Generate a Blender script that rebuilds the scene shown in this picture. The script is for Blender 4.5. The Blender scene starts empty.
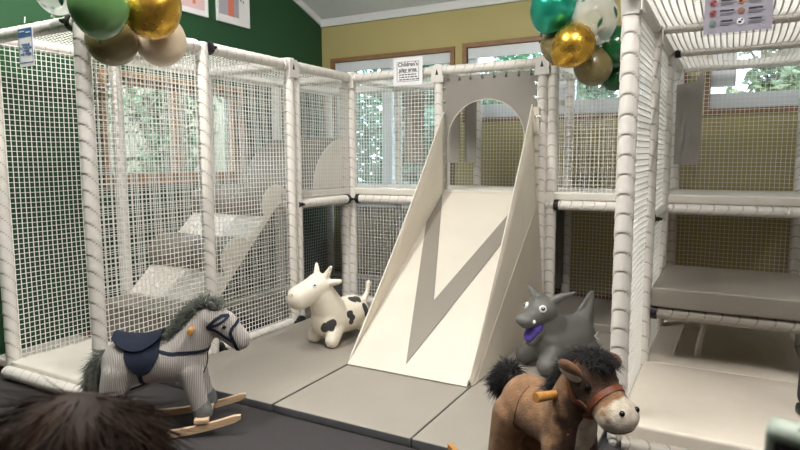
import bpy, bmesh, math, random
import numpy as np
from mathutils import Vector, Matrix, Euler, noise as mnoise
random.seed(7)
PI = math.pi
SC = bpy.context.scene
COL = SC.collection
link = COL.objects.link

# ------------------------------------------------------------------ helpers
def tag(o, label=None, cat=None, group=None, kind=None):
    if label: o['label'] = label
    if cat: o['category'] = cat
    if group: o['group'] = group
    if kind: o['kind'] = kind
    return o

def empty(name, loc, rz=0.0, label=None, cat=None, group=None):
    o = bpy.data.objects.new(name, None)
    o.empty_display_size = .05
    o.location = loc
    o.rotation_euler = (0, 0, rz)
    link(o)
    return tag(o, label, cat, group)

def add(name, me, mat=None, parent=None, loc=(0, 0, 0), rot=(0, 0, 0)):
    if mat is not None:
        me.materials.clear()
        for m in (mat if isinstance(mat, (list, tuple)) else [mat]):
            me.materials.append(m)
    o = bpy.data.objects.new(name, me)
    o.location = loc
    o.rotation_euler = rot
    link(o)
    if parent is not None:
        o.parent = parent
    return o

def inst(name, me, parent, loc, rot=(0, 0, 0)):
    return add(name, me, None, parent, loc, rot)

def copy_tree(o, parent=None):
    c = o.copy()
    link(c)
    if parent is not None:
        c.parent = parent
    for ch in list(o.children):
        copy_tree(ch, c)
    return c

def mesh_from(name, verts, faces, smooth=False, mats=None):
    me = bpy.data.meshes.new(name)
    me.from_pydata([tuple(v) for v in verts], [], faces)
    me.update()
    if smooth:
        me.polygons.foreach_set('use_smooth', [True] * len(me.polygons))
    if mats is not None:
        me.polygons.foreach_set('material_index', mats)
    return me

class MB:
    """collects shapes into one mesh"""
    def __init__(s):
        s.v = []; s.f = []; s.m = []; s.mi = 0
    def _add(s, v, f):
        b = len(s.v)
        s.v += [tuple(p) for p in v]
        s.f += [tuple(b + i for i in q) for q in f]
        s.m += [s.mi] * len(f)
    def box(s, c, d, rot=None, bev=0):
        bm = bmesh.new()
        bmesh.ops.create_cube(bm, size=1)
        bmesh.ops.scale(bm, vec=d, verts=bm.verts)
        if bev:
            bmesh.ops.bevel(bm, geom=bm.edges[:], offset=bev, segments=3, profile=.6, affect='EDGES')
        s.bm(bm, Matrix.Translation(c) @ (rot.to_4x4() if rot is not None else Matrix()))
    def bm(s, bm, M=Matrix()):
        bm.verts.index_update()
        s._add([M @ v.co for v in bm.verts], [[v.index for v in f.verts] for f in bm.faces])
        bm.free()
    def cyl(s, p0, p1, r0, r1=None, n=16, cap=True):
        if r1 is None: r1 = r0
        s.tube([p0, p1], [r0, r1], n, cap)
    def tube(s, pts, rad, n=10, cap=True, closed=False):
        pts = [Vector(p) for p in pts]
        if not isinstance(rad, (list, tuple)): rad = [rad] * len(pts)
        N = len(pts); vs = []; fs = []
        up = None
        for i in range(N):
            if closed: t = pts[(i + 1) % N] - pts[i - 1]
            else: t = pts[min(i + 1, N - 1)] - pts[max(i - 1, 0)]
            t.normalize()
            if up is None:
                up = t.orthogonal().normalized()
            else:
                up = (up - t * up.dot(t))
                up = up.normalized() if up.length > 1e-6 else t.orthogonal().normalized()
            w = t.cross(up)
            for k in range(n):
                a = 2 * PI * k / n
                vs.append(pts[i] + (up * math.cos(a) + w * math.sin(a)) * rad[i])
        R = N if closed else N - 1
        for i in range(R):
            j = (i + 1) % N
            for k in range(n):
                k2 = (k + 1) % n
                fs.append((i * n + k, i * n + k2, j * n + k2, j * n + k))
        if cap and not closed:
            fs.append(tuple(reversed(range(n))))
            fs.append(tuple((N - 1) * n + k for k in range(n)))
        s._add(vs, fs)
    def ball(s, c, r, seg=20, M=None):
        if not isinstance(r, (list, tuple)): r = (r, r, r)
        bm = bmesh.new()
        bmesh.ops.create_uvsphere(bm, u_segments=seg, v_segments=max(6, seg * 2 // 3), radius=1)
        bmesh.ops.scale(bm, vec=r, verts=bm.verts)
        s.bm(bm, Matrix.Translation(c) @ (M.to_4x4() if M is not None else Matrix()))
    def prism(s, poly, axis, a, b):
        """poly of 2-D points extruded along axis from a to b"""
        def P(u, v, w):
            return {'x': (w, u, v), 'y': (u, w, v), 'z': (u, v, w)}[axis]
        n = len(poly)
        vs = [P(u, v, a) for u, v in poly] + [P(u, v, b) for u, v in poly]
        fs = [tuple(range(n)), tuple(reversed(range(n, 2 * n)))]
        fs += [(i, i + n, (i + 1) % n + n, (i + 1) % n) for i in range(n)]
        s._add(vs, fs)
    def mesh(s, name, smooth=False, fixn=True):
        me = mesh_from(name, s.v, s.f, False, s.m)
        if fixn:
            bm = bmesh.new(); bm.from_mesh(me)
            bmesh.ops.recalc_face_normals(bm, faces=bm.faces[:])
            bm.to_mesh(me); bm.free()
        if smooth:
            me.polygons.foreach_set('use_smooth', [True] * len(me.polygons))
            try: me.set_sharp_from_angle(angle=math.radians(50))
            except Exception: pass
        return me

def finish(me, mods):
    """bake modifiers into a mesh"""
    o = bpy.data.objects.new('bake', me); link(o)
    for kind, props in mods:
        md = o.modifiers.new(kind, kind)
        for k, v in props.items(): setattr(md, k, v)
    bpy.context.view_layer.update()
    dg = bpy.context.evaluated_depsgraph_get()
    r = bpy.data.meshes.new_from_object(o.evaluated_get(dg))
    bpy.data.objects.remove(o)
    r.polygons.foreach_set('use_smooth', [True] * len(r.polygons))
    return r

def blob(shapes, voxel=.008, it=8, fac=.5):
    """one continuous organic surface grown over capsules and ellipsoids.
    ('c', p0, r0, p1, r1) tapered capsule; ('e', centre, (rx,ry,rz), euler)"""
    allv = []; allf = []
    for sh in shapes:
        bm = bmesh.new()
        if sh[0] == 'c':
            for p, r in ((sh[1], sh[2]), (sh[3], sh[4])):
                t = bmesh.ops.create_icosphere(bm, subdivisions=3, radius=r)
                bmesh.ops.translate(bm, verts=t['verts'], vec=Vector(p))
            res = bmesh.ops.convex_hull(bm, input=bm.verts[:])
            dele = [g for g in res['geom_interior'] if isinstance(g, bmesh.types.BMVert)] + \
                   [g for g in res['geom_unused'] if isinstance(g, bmesh.types.BMVert)]
            bmesh.ops.delete(bm, geom=list(set(dele)), context='VERTS')
        else:
            bmesh.ops.create_icosphere(bm, subdivisions=4, radius=1)
            rot = Euler(sh[3]) if len(sh) > 3 else Euler((0, 0, 0))
            M = Matrix.Translation(sh[1]) @ rot.to_matrix().to_4x4() @ Matrix.Diagonal((*sh[2], 1))
            bmesh.ops.transform(bm, matrix=M, verts=bm.verts)
        bm.verts.index_update()
        b = len(allv)
        allv += [v.co[:] for v in bm.verts]
        allf += [tuple(b + v.index for v in f.verts) for f in bm.faces]
        bm.free()
    me = mesh_from('blob', allv, allf)
    return finish(me, [('REMESH', dict(mode='VOXEL', voxel_size=voxel)), ('SMOOTH', dict(factor=fac, iterations=it))])

def fluff(roots, length, rad=.0016, seg=3, jitter=.35, droop=0.0, name='fluff'):
    """many tapering strands as one mesh; roots = [(point, direction, length factor)]"""
    vs = []; fs = []
    for p, d, k in roots:
        p = Vector(p); d = Vector(d).normalized()
        d = (d + Vector((random.gauss(0, jitter), random.gauss(0, jitter), random.gauss(0, jitter)))).normalized()
        L = length * k * random.uniform(.65, 1.2)
        a = d.orthogonal().normalized(); a.rotate(Matrix.Rotation(random.uniform(0, 6.28), 3, d)); b = d.cross(a)
        curl = Vector((random.gauss(0, 1), random.gauss(0, 1), random.gauss(0, 1))) * L * .18
        base = len(vs)
        for i in range(seg):
            t = i / seg
            q = p + d * L * t + curl * t * t + Vector((0, 0, -droop)) * L * t * t
            r = rad * (1 - .75 * t)
            for m in range(3):
                an = 2.094 * m
                vs.append(q + (a * math.cos(an) + b * math.sin(an)) * r)
        vs.append(p + d * L + curl + Vector((0, 0, -droop)) * L)
        for i in range(seg - 1):
            for m in range(3):
                m2 = (m + 1) % 3
                fs.append((base + i * 3 + m, base + i * 3 + m2, base + i * 3 + 3 + m2, base + i * 3 + 3 + m))
        tip = len(vs) - 1
        for m in range(3):
            fs.append((base + (seg - 1) * 3 + m, base + (seg - 1) * 3 + (m + 1) % 3, tip))
    return mesh_from(name, vs, fs, True)

def text_mesh(body, size, depth=.0006, align='CENTER', bold=0.0):
    cu = bpy.data.curves.new('txt', 'FONT')
    cu.body = body; cu.size = size; cu.extrude = depth; cu.align_x = align; cu.align_y = 'CENTER'
    cu.offset = bold; cu.space_line = .95; cu.resolution_u = 3
    o = bpy.data.objects.new('txt', cu); link(o)
    bpy.context.view_layer.update()
    me = bpy.data.meshes.new_from_object(o.evaluated_get(bpy.context.evaluated_depsgraph_get()))
    bpy.data.objects.remove(o); bpy.data.curves.remove(cu)
    return me

# ------------------------------------------------------------------ materials
def lin(c):
    r = []
    for v in c:
        v /= 255.0
        r.append(v / 12.92 if v <= .04045 else ((v + .055) / 1.055) ** 2.4)
    return (*r, 1)

def new_mat(name):
    m = bpy.data.materials.new(name); m.use_nodes = True
    nt = m.node_tree; b = nt.nodes['Principled BSDF']
    return m, nt, b

def N(nt, typ, **kw):
    n = nt.nodes.new(typ)
    for k, v in kw.items():
        if k in n.inputs: n.inputs[k].default_value = v
        else: setattr(n, k, v)
    return n

def mat(name, rgb, rough=.5, metal=0, spec=None, var=.0, scale=20, bump=0, bscale=200, sheen=0, coat=0, rgb2=None, stretch=None, detail=4):
    """plain surface with procedural colour variation and bump"""
    m, nt, b = new_mat(name)
    c = lin(rgb)
    b.inputs['Base Color'].default_value = c
    b.inputs['Roughness'].default_value = rough
    b.inputs['Metallic'].default_value = metal
    if spec is not None: b.inputs['Specular IOR Level'].default_value = spec
    if sheen:
        b.inputs['Sheen Weight'].default_value = sheen; b.inputs['Sheen Roughness'].default_value = .5
    if coat:
        b.inputs['Coat Weight'].default_value = coat; b.inputs['Coat Roughness'].default_value = .1
    tc = N(nt, 'ShaderNodeTexCoord')
    vec = tc.outputs['Object']
    if stretch:
        mp = N(nt, 'ShaderNodeMapping'); mp.inputs['Scale'].default_value = stretch
        nt.links.new(vec, mp.inputs['Vector']); vec = mp.outputs['Vector']
    nz = N(nt, 'ShaderNodeTexNoise'); nz.inputs['Scale'].default_value = scale; nz.inputs['Detail'].default_value = detail
    nt.links.new(vec, nz.inputs['Vector'])
    if var or rgb2:
        rp = N(nt, 'ShaderNodeValToRGB')
        c2 = lin(rgb2) if rgb2 else tuple(min(1, x * (1 - var)) for x in c[:3]) + (1,)
        rp.color_ramp.elements[0].position = .35; rp.color_ramp.elements[1].position = .65
        rp.color_ramp.elements[0].color = c2; rp.color_ramp.elements[1].color = c
        nt.links.new(nz.outputs['Fac'], rp.inputs['Fac'])
        nt.links.new(rp.outputs['Color'], b.inputs['Base Color'])
    if bump:
        n2 = N(nt, 'ShaderNodeTexNoise'); n2.inputs['Scale'].default_value = bscale; n2.inputs['Detail'].default_value = 3
        nt.links.new(vec, n2.inputs['Vector'])
        bp = N(nt, 'ShaderNodeBump'); bp.inputs['Strength'].default_value = bump; bp.inputs['Distance'].default_value = .004
        nt.links.new(n2.outputs['Fac'], bp.inputs['Height'])
        nt.links.new(bp.outputs['Normal'], b.inputs['Normal'])
    return m

def attr_mat(name, base, spot, attr, rough=.5, extra=None, var=.1, bump=0, bscale=100, sheen=0):
    """two- or three-colour pattern carried by a per-vertex field (the thing's own markings)"""
    m, nt, b = new_mat(name)
    b.inputs['Roughness'].default_value = rough
    if sheen:
        b.inputs['Sheen Weight'].default_value = sheen; b.inputs['Sheen Roughness'].default_value = .6
    tc = N(nt, 'ShaderNodeTexCoord')
    nz = N(nt, 'ShaderNodeTexNoise'); nz.inputs['Scale'].default_value = 25; nz.inputs['Detail'].default_value = 5
    nt.links.new(tc.outputs['Object'], nz.inputs['Vector'])
    def col(c):
        rp = N(nt, 'ShaderNodeValToRGB')
        c = lin(c)
        rp.color_ramp.elements[0].position = .3; rp.color_ramp.elements[1].position = .7
        rp.color_ramp.elements[0].color = tuple(x * (1 - var) for x in c[:3]) + (1,); rp.color_ramp.elements[1].color = tuple(min(1, x * (1 + var * .5)) for x in c[:3]) + (1,)
        nt.links.new(nz.outputs['Fac'], rp.inputs['Fac'])
        return rp.outputs['Color']
    cur = col(base)
    for c, at, lo, hi in [(spot, attr, .45, .55)] + (extra or []):
        an = N(nt, 'ShaderNodeAttribute'); an.attribute_name = at
        mr = N(nt, 'ShaderNodeMapRange'); mr.inputs['From Min'].default_value = lo; mr.inputs['From Max'].default_value = hi
        nt.links.new(an.outputs['Fac'], mr.inputs['Value'])
        mx = N(nt, 'ShaderNodeMix', data_type='RGBA')
        nt.links.new(mr.outputs['Result'], mx.inputs[0]); nt.links.new(cur, mx.inputs[6]); nt.links.new(col(c), mx.inputs[7])
        cur = mx.outputs[2]
    nt.links.new(cur, b.inputs['Base Color'])
    if bump:
        n2 = N(nt, 'ShaderNodeTexNoise'); n2.inputs['Scale'].default_value = bscale
        nt.links.new(tc.outputs['Object'], n2.inputs['Vector'])
        bp = N(nt, 'ShaderNodeBump'); bp.inputs['Strength'].default_value = bump; bp.inputs['Distance'].default_value = .004
        nt.links.new(n2.outputs['Fac'], bp.inputs['Height']); nt.links.new(bp.outputs['Normal'], b.inputs['Normal'])
    return m

def set_attr(me, name, fn):
    a = me.attributes.new(name, 'FLOAT', 'POINT')
    a.data.foreach_set('value', [fn(v.co) for v in me.vertices])

def corduroy(name, rgb, freq=36, vec_scale=(1, 0.0, .25)):
    m, nt, b = new_mat(name)
    tc = N(nt, 'ShaderNodeTexCoord')
    mp = N(nt, 'ShaderNodeMapping'); mp.inputs['Scale'].default_value = vec_scale
    nt.links.new(tc.outputs['Object'], mp.inputs['Vector'])
    wv = N(nt, 'ShaderNodeTexWave', wave_type='BANDS', bands_direction='X')
    wv.inputs['Scale'].default_value = freq; wv.inputs['Distortion'].default_value = .4; wv.inputs['Detail'].default_value = 0
    nt.links.new(mp.outputs['Vector'], wv.inputs['Vector'])
    rp = N(nt, 'ShaderNodeValToRGB')
    c = lin(rgb)
    rp.color_ramp.elements[0].color = tuple(x * .5 for x in c[:3]) + (1,); rp.color_ramp.elements[1].color = c
    rp.color_ramp.elements[1].position = .6
    nt.links.new(wv.outputs['Fac'], rp.inputs['Fac']); nt.links.new(rp.outputs['Color'], b.inputs['Base Color'])
    bp = N(nt, 'ShaderNodeBump'); bp.inputs['Strength'].default_value = .6; bp.inputs['Distance'].default_value = .003
    nt.links.new(wv.outputs['Fac'], bp.inputs['Height']); nt.links.new(bp.outputs['Normal'], b.inputs['Normal'])
    b.inputs['Roughness'].default_value = .9
    b.inputs['Sheen Weight'].default_value = .3
    return m

def wood(name, rgb, axis_scale=(4, 40, 40)):
    return mat(name, rgb, .45, var=.25, scale=3, stretch=axis_scale, bump=.08, bscale=6)

M = {}
M['vinyl_post'] = attr_mat('white_wrapped_vinyl', (230, 226, 220), (190, 184, 176), 'seam', .42, None, .04, bump=.1, bscale=60)
M['vinyl_white'] = mat('white_vinyl', (226, 222, 216), .42, var=.05, scale=9, bump=.12, bscale=60)
M['net'] = mat('white_cord', (246, 245, 241), .6, var=.02)
M['deck_white'] = mat('cream_vinyl_deck', (232, 227, 218), .42, var=.06, scale=5, bump=.15, bscale=25)
M['grey_vinyl'] = mat('grey_vinyl', (150, 144, 135), .5, var=.06, scale=3, bump=.12, bscale=20)
M['deck_beige'] = mat('beige_vinyl_deck', (212, 203, 190), .45, var=.06, scale=5, bump=.15, bscale=25)
M['grey_roll'] = mat('grey_roll_vinyl', (132, 126, 117), .5, var=.06, scale=3, bump=.12, bscale=20)
M['grey_wrap_shaded'] = attr_mat('shaded_wrapped_vinyl', (150, 144, 135), (112, 107, 100), 'seam', .45, None, .04, bump=.1, bscale=60)
M['grey_dark_vinyl'] = mat('dark_grey_vinyl', (104, 101, 97), .5, var=.07, scale=5, bump=.12, bscale=20)
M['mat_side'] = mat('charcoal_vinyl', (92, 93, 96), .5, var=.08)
M['slide_cream'] = mat('cream_slide_vinyl', (214, 208, 196), .42, var=.05, scale=3, bump=.25, bscale=14)
M['slide_side'] = mat('cream_slide_fabric', (222, 213, 197), .65, var=.06, scale=4, bump=.2, bscale=12)
M['slide_under'] = mat('cream_slide_underside', (205, 196, 181), .7, var=.06, scale=4)
M['black'] = mat('black_plastic', (22, 22, 23), .45, var=.1)
M['steel'] = mat('bright_steel', (190, 190, 188), .3, 1, var=.05)
M['green_wall'] = mat('green_wall_paint', (26, 72, 39), .6, var=.05, scale=2, bump=.05, bscale=150)
M['olive_wall'] = mat('olive_wall_paint', (186, 174, 118), .65, var=.05, scale=2, bump=.05, bscale=150)
M['plain_wall'] = mat('beige_wall_paint', (120, 112, 100), .7, var=.04, scale=2)
M['ceiling'] = mat('white_ceiling', (236, 238, 240), .85, var=.1, scale=120, bump=.4, bscale=180)
M['trim_white'] = mat('white_trim', (240, 241, 242), .4, var=.03)
M['wood_pale'] = wood('pale_pine_trim', (176, 134, 98))
M['wood_trim'] = wood('stained_wood_trim', (150, 112, 78))
M['pvc'] = mat('white_window_frame', (226, 230, 234), .35, var=.03)
M['carpet'] = mat('charcoal_carpet', (58, 55, 56), .95, var=.35, scale=160, bump=.6, bscale=260)
M['paper'] = mat('white_paper', (242, 241, 244), .6, var=.02)
M['ink'] = mat('black_ink', (28, 28, 32), .6, var=.05)
M['ink_grey'] = mat('grey_ink', (120, 120, 128), .6, var=.05)
M['blue_print'] = mat('blue_print', (66, 104, 158), .5, var=.05)
M['lilac_sheet'] = mat('lilac_grey_paper', (176, 172, 184), .4, var=.04)
M['red_print'] = mat('red_print', (168, 84, 80), .5, var=.1)
M['orange_print'] = mat('orange_print', (200, 138, 84), .5, var=.1)
M['green_print'] = mat('green_print', (80, 138, 92), .5, var=.1)
M['coral_print'] = mat('coral_print', (222, 122, 98), .6, var=.08)
M['pink_print'] = mat('pale_pink_print', (236, 200, 204), .6, var=.04)
M['beech'] = wood('pale_beech', (222, 190, 156))
M['honey'] = wood('honey_wood', (190, 136, 72))

def glassy(name, tint, fac):
    m, nt, b = new_mat(name)
    nt.nodes.remove(b)
    t = N(nt, 'ShaderNodeBsdfTransparent'); t.inputs['Color'].default_value = tint
    g = N(nt, 'ShaderNodeBsdfGlossy'); g.inputs['Roughness'].default_value = .04
    nz = N(nt, 'ShaderNodeTexNoise'); nz.inputs['Scale'].default_value = 2
    mr = N(nt, 'ShaderNodeMapRange'); mr.inputs['To Min'].default_value = fac * .7; mr.inputs['To Max'].default_value = fac * 1.3
    mx = N(nt, 'ShaderNodeMixShader')
    nt.links.new(nz.outputs['Fac'], mr.inputs['Value']); nt.links.new(mr.outputs['Result'], mx.inputs['Fac'])
    nt.links.new(t.outputs[0], mx.inputs[1]); nt.links.new(g.outputs[0], mx.inputs[2])
    nt.links.new(mx.outputs[0], nt.nodes['Material Output'].inputs['Surface'])
    return m
M['glass'] = glassy('window_glass', (.95, .98, 1, 1), .06)
M['sleeve'] = glassy('clear_plastic_sleeve', (.97, .97, .98, 1), .10)

def emit(name, rgb, strength):
    m, nt, b = new_mat(name)
    b.inputs['Base Color'].default_value = (.9, .9, .9, 1)
    b.inputs['Emission Color'].default_value = (*rgb, 1)
    b.inputs['Emission Strength'].default_value = strength
    return m

# ------------------------------------------------------------------ camera
cam = bpy.data.cameras.new('camera')
co = bpy.data.objects.new('camera', cam); link(co)
fw = Vector((-0.47955936, 0.87077758, -0.10848607)); rt = Vector((0.87615952, 0.48200317, -0.0041752)); up = Vector((-0.04865496, 0.09705336, 0.9940892))
Rm = Matrix((rt, up, -fw)).transposed()
co.matrix_world = Matrix.Translation((0, 0, 1.4)) @ Rm.to_4x4()
cam.sensor_width = 36; cam.lens = 601.6478 * 36 / 800
cam.clip_start = .02
cam.dof.use_dof = True; cam.dof.focus_distance = 3.6; cam.dof.aperture_fstop = 6.5
SC.camera = co

# ------------------------------------------------------------------ grid of the play frame
G = .9134
X1, Y3 = -3.1795, 4.8324
XS = [X1 - G + i * G for i in range(7)]
YS = [Y3 - 3 * G + i * G for i in range(5)]
YS[0] += .05                  # the entrance bay is a little shorter
TOP = 2.16; MID = 1.03
WX, WY = -4.30, 5.92         # green wall, olive wall
LAMP = 80.0; UPL = 1.2; SKY = 5.5; EXPO = 0.0
# ------------------------------------------------------------------ the room
XR, YF = 4.6, -3.28           # far sides of the room, behind the camera
CS = .364
def cz(y):
    return 3.02 + CS * ((WY - y) if y > 1.32 else (y - YF))
def structure(name, me, m, loc=(0, 0, 0)):
    return tag(add(name, me, m, None, loc), kind='structure')

b = MB(); b.box(((WX + XR) / 2, (YF + WY) / 2, -.05), (XR - WX + .4, WY - YF + .4, .1))
structure('floor', b.mesh('floor'), M['carpet'])

def wall_cells(a0, a1, z1, holes):
    """rectangles that fill a wall around its openings"""
    us = sorted({a0, a1, *[h[0] for h in holes], *[h[1] for h in holes]})
    zs = sorted({0, z1, *[h[2] for h in holes], *[h[3] for h in holes]})
    out = []
    for i in range(len(us) - 1):
        for j in range(len(zs) - 1):
            cu, cv = (us[i] + us[i + 1]) / 2, (zs[j] + zs[j + 1]) / 2
            if not any(h[0] < cu < h[1] and h[2] < cv < h[3] for h in holes):
                out.append((us[i], us[i + 1], zs[j], zs[j + 1]))
    return out
H_BACK = {1: (-4.12, -2.64, .85, 2.52), 2: (-2.46, -.42, 1.82, 2.54), 3: (-.2, 1.9, 1.82, 2.54)}
H_LEFT = {4: (3.06, 4.52, 1.24, 2.06)}
b = MB()
for u0, u1, z0, z1 in wall_cells(WX - .2, XR + .2, 3.02, list(H_BACK.values())):
    b.box(((u0 + u1) / 2, WY + .1, (z0 + z1) / 2), (u1 - u0, .2, z1 - z0))
structure('wall_back', b.mesh('wall_back'), M['olive_wall'])
b = MB()
for u0, u1, z0, z1 in wall_cells(YF, WY, 3.02, list(H_LEFT.values())):
    b.box((WX - .1, (u0 + u1) / 2, (z0 + z1) / 2), (.2, u1 - u0, z1 - z0))
b.prism([(YF, 3.02), (WY, 3.02), (1.32, cz(1.33))], 'x', WX - .2, WX)
structure('wall_left', b.mesh('wall_left'), M['green_wall'])
b = MB()
b.box((XR + .1, (YF + WY) / 2, 1.51), (.2, WY - YF, 3.02))
b.prism([(YF, 3.02), (WY, 3.02), (1.32, cz(1.33))], 'x', XR, XR + .2)
structure('wall_right', b.mesh('wall_right'), M['plain_wall'])
b = MB(); b.box(((WX + XR) / 2, YF - .1, 1.51), (XR - WX + .4, .2, 3.02))
structure('wall_front', b.mesh('wall_front'), M['plain_wall'])
b = MB()
b.prism([(WY + .2, 3.02 - CS * .2), (1.32, cz(1.33)), (YF - .2, 3.02 - CS * .2), (YF - .2, 3.12), (1.32, cz(1.33) + .12), (WY + .2, 3.12)], 'x', WX - .2, XR + .2)
structure('ceiling', b.mesh('ceiling'), M['ceiling'])
# trims
b = MB()
n = Vector((0, CS, 1)).normalized()
b.prism([(WY, 3.02), (1.32, cz(1.33)), (1.32, cz(1.33) - .075), (WY, 3.02 - .075)], 'x', WX, WX + .02)
structure('trim_1', b.mesh('trim'), M['trim_white'])
b = MB(); b.box(((WX + XR) / 2, WY - .012, 3.02 - .04), (XR - WX, .024, .085))
structure('trim_2', b.mesh('trim'), M['trim_white'])
b = MB(); b.box((WX + .009, (YF + WY) / 2, .04), (.018, WY - YF, .08), bev=.004)
structure('baseboard_left', b.mesh('bb'), M['wood_trim'])
b = MB(); b.box(((WX + XR) / 2, WY - .009, .055), (XR - WX, .018, .11), bev=.004)
structure('baseboard_back', b.mesh('bb'), M['wood_trim'])

def window(n, axis, h, mull, casing=.045, frame=.07, blind=False, wood_frame=False, low=0.0):
    """window set into wall: wooden casing, white frame with mullions, pane"""
    u0, u1, z0, z1 = h
    root = empty('window_%d' % n, (0, 0, 0)); tag(root, kind='structure')
    def bx(mb, ua, ub, za, zb, d0, d1):
        if axis == 'y': mb.box(((ua + ub) / 2, WY + (d0 + d1) / 2, (za + zb) / 2), (ub - ua, abs(d1 - d0), zb - za))
        else: mb.box((WX - (d0 + d1) / 2, (ua + ub) / 2, (za + zb) / 2), (abs(d1 - d0), ub - ua, zb - za))
    m = MB(); c = casing
    bx(m, u0 - c, u1 + c, z1, z1 + c, -.025, .1); bx(m, u0 - c, u1 + c, z0 - c, z0, -.03, .1)
    bx(m, u0 - c, u0, z0, z1, -.025, .1); bx(m, u1, u1 + c, z0, z1, -.025, .1)
    add('casing', m.mesh('casing'), M['wood_pale'] if wood_frame else M['wood_trim'], root)
    m = MB(); f = frame
    bx(m, u0, u1, z1 - f, z1, .03, .1); bx(m, u0, u1, z0, z0 + f * (1 + low), .03, .1)
    bx(m, u0, u0 + f, z0 + f, z1 - f, .03, .1); bx(m, u1 - f, u1, z0 + f, z1 - f, .03, .1)
    for q in mull:
        bx(m, q[0], q[1], z0 + f, z1 - f, .03, .1) if len(q) == 2 else bx(m, u0 + f, u1 - f, q[0], q[1], .035, .095)
    add('window_frame', m.mesh('window_frame'), M['wood_pale'] if wood_frame else M['pvc'], root)
    m = MB(); bx(m, u0 + f, u1 - f, z0 + f, z1 - f, .06, .066)
    add('pane', m.mesh('pane'), M['glass'], root)
    if blind:
        m = MB(); bx(m, u0 + .01, u1 - .01, z1 - .11, z1 - .005, -.0, .028)
        add('blind_box', m.mesh('blind_box'), M['pvc'], root)
window(1, 'y', H_BACK[1], [(-3.50, -3.38), (2.19, 2.24, 0)], blind=True)
window(2, 'y', H_BACK[2], [(-1.52, -1.36)], frame=.09, blind=True, low=.55)
window(3, 'y', H_BACK[3], [(.72, .86)], frame=.19, low=-.3)
window(4, 'x', H_LEFT[4], [(3.755, 3.83)], frame=.05, casing=.045, wood_frame=True)

# ------------------------------------------------------------------ lamps the room has
lamp_glow = emit('lamp_tube_glow', (1.0, .955, .89), 6.0)
lamp_case = M['trim_white']
lb = MB(); lb.box((0, 0, .11), (.024, 1.72, .03), bev=.004)
for q in (-.78, .78): lb.box((0, q, .05), (.02, .02, .1))
lbm = lb.mesh('lamp_body')
lt = MB(); lt.tube([(0, -.8, 0), (0, .8, 0)], .009, 12)
ltm = lt.mesh('lamp_tube', True)
wr = MB(); wr.cyl((0, 0, 0), (0, 0, .45), .004, n=8)
wrm = wr.mesh('rod')
lamps = [(.0, 1.45, 4.15, 'hanging above the floor nearest the right play tower'), (-2.8, 1.75, 3.8, 'hanging above the floor nearest the toddler entrance'),
         (2.4, .4, 4.0, 'hanging above the floor towards the right wall')]
for x, y, z, w in lamps:
    r = empty('tube_lamp', (x, y, z), 0, 'white tube lamp ' + w, 'ceiling lamp', 'tube lamps under the ceiling')
    add('lamp_housing', lbm, lamp_case, r); add('light_tube', ltm, lamp_glow, r)
    for nm, dz, e_, rx in (('light_source', -.012, LAMP, 0), ('uplight_source', .145, LAMP * UPL, PI)):
        L = bpy.data.lights.new('tube_light', 'AREA'); L.shape = 'RECTANGLE'; L.size = .008; L.size_y = 1.6; L.energy = e_ * (1.35 if x < -2 else 1.3 if x < 1 else .45); L.color = (1.0, .955, .89)
        lo = bpy.data.objects.new(nm, L); link(lo); lo.parent = r; lo.location = (0, 0, dz); lo.rotation_euler = (rx, 0, 0)
    for yy in (-.6, .6):
        d = cz(y + yy) - z - .06
        o = add('hanging_rod', wrm, M['steel'], r, (0, yy, .12)); o.scale = (1, 1, (d - .06) / .45)

# ------------------------------------------------------------------ outdoors
w = bpy.data.worlds.new('world'); SC.world = w; w.use_nodes = True
bg = w.node_tree.nodes['Background']
bg.inputs['Color'].default_value = (.72, .88, 1.0, 1); bg.inputs['Strength'].default_value = SKY
b = MB(); b.box((0, WY + 10, -.25), (40, 19.5, .1)); structure('ground_outside', b.mesh('g'), mat('lawn', (92, 120, 70), .9, var=.3, scale=8))
b = MB(); b.box((WX - 8, 1, -.25), (15, 16, .1)); structure('ground_side', b.mesh('g'), mat('lawn_side', (92, 120, 70), .9, var=.3, scale=8))
bark = mat('bark', (92, 78, 64), .9, var=.3, scale=30)
def tree(x, y, h, r, rgb, label, n=5600, leaf=.08, low=.3):
    root = empty('garden_tree', (x, y, -.2), 0, label, 'tree', 'trees outside the windows')
    t = MB(); t.tube([(0, 0, 0), (.03, .02, h * .4), (-.02, 0, h * .75)], [.11, .08, .03], 10)
    for k in range(6):
        a = k * 1.05; t.tube([(0, 0, h * (.3 + .07 * k)), (math.cos(a) * r * .6, math.sin(a) * r * .6, h * (.5 + .07 * k))], [.035, .01], 6)
    add('trunk', t.mesh('trunk', True), bark, root)
    vs = []; fs = []
    cl = [(random.gauss(0, r * .45), random.gauss(0, r * .45), random.uniform(low * h, h), random.uniform(.2, .45)) for _ in range(46)]
    for _ in range(n):
        c = random.choice(cl)
        d = Vector((random.gauss(0, 1), random.gauss(0, 1), random.gauss(0, 1))).normalized() * c[3] * random.uniform(.4, 1)
        p = Vector(c[:3]) + d
        u = Vector((random.gauss(0, 1), random.gauss(0, 1), random.gauss(0, .6))).normalized(); v = u.orthogonal().normalized()
        s = leaf * random.uniform(.6, 1.3); i = len(vs)
        vs += [p - u * s, p + v * s * .45 + u * .1 * s, p + u * s, p - v * s * .45 + u * .1 * s]; fs.append((i, i + 1, i + 2, i + 3))
    lm = mat('leaves', rgb, .6, var=.5, scale=6)
    add('crown', mesh_from('crown', vs, fs), lm, root)
tree(-4.4, 8.4, 3.4, .75, (112, 160, 128), 'bluish green bushy tree seen through the left window of the back wall')
tree(-7.6, 10.6, 3.8, .9, (98, 148, 120), 'tree at the far left outside the back wall, behind the bushy one')
tree(-4.3, 12.6, 4.6, 1.0, (124, 168, 120), 'tall pale green tree outside behind the arch of the slide')
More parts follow.
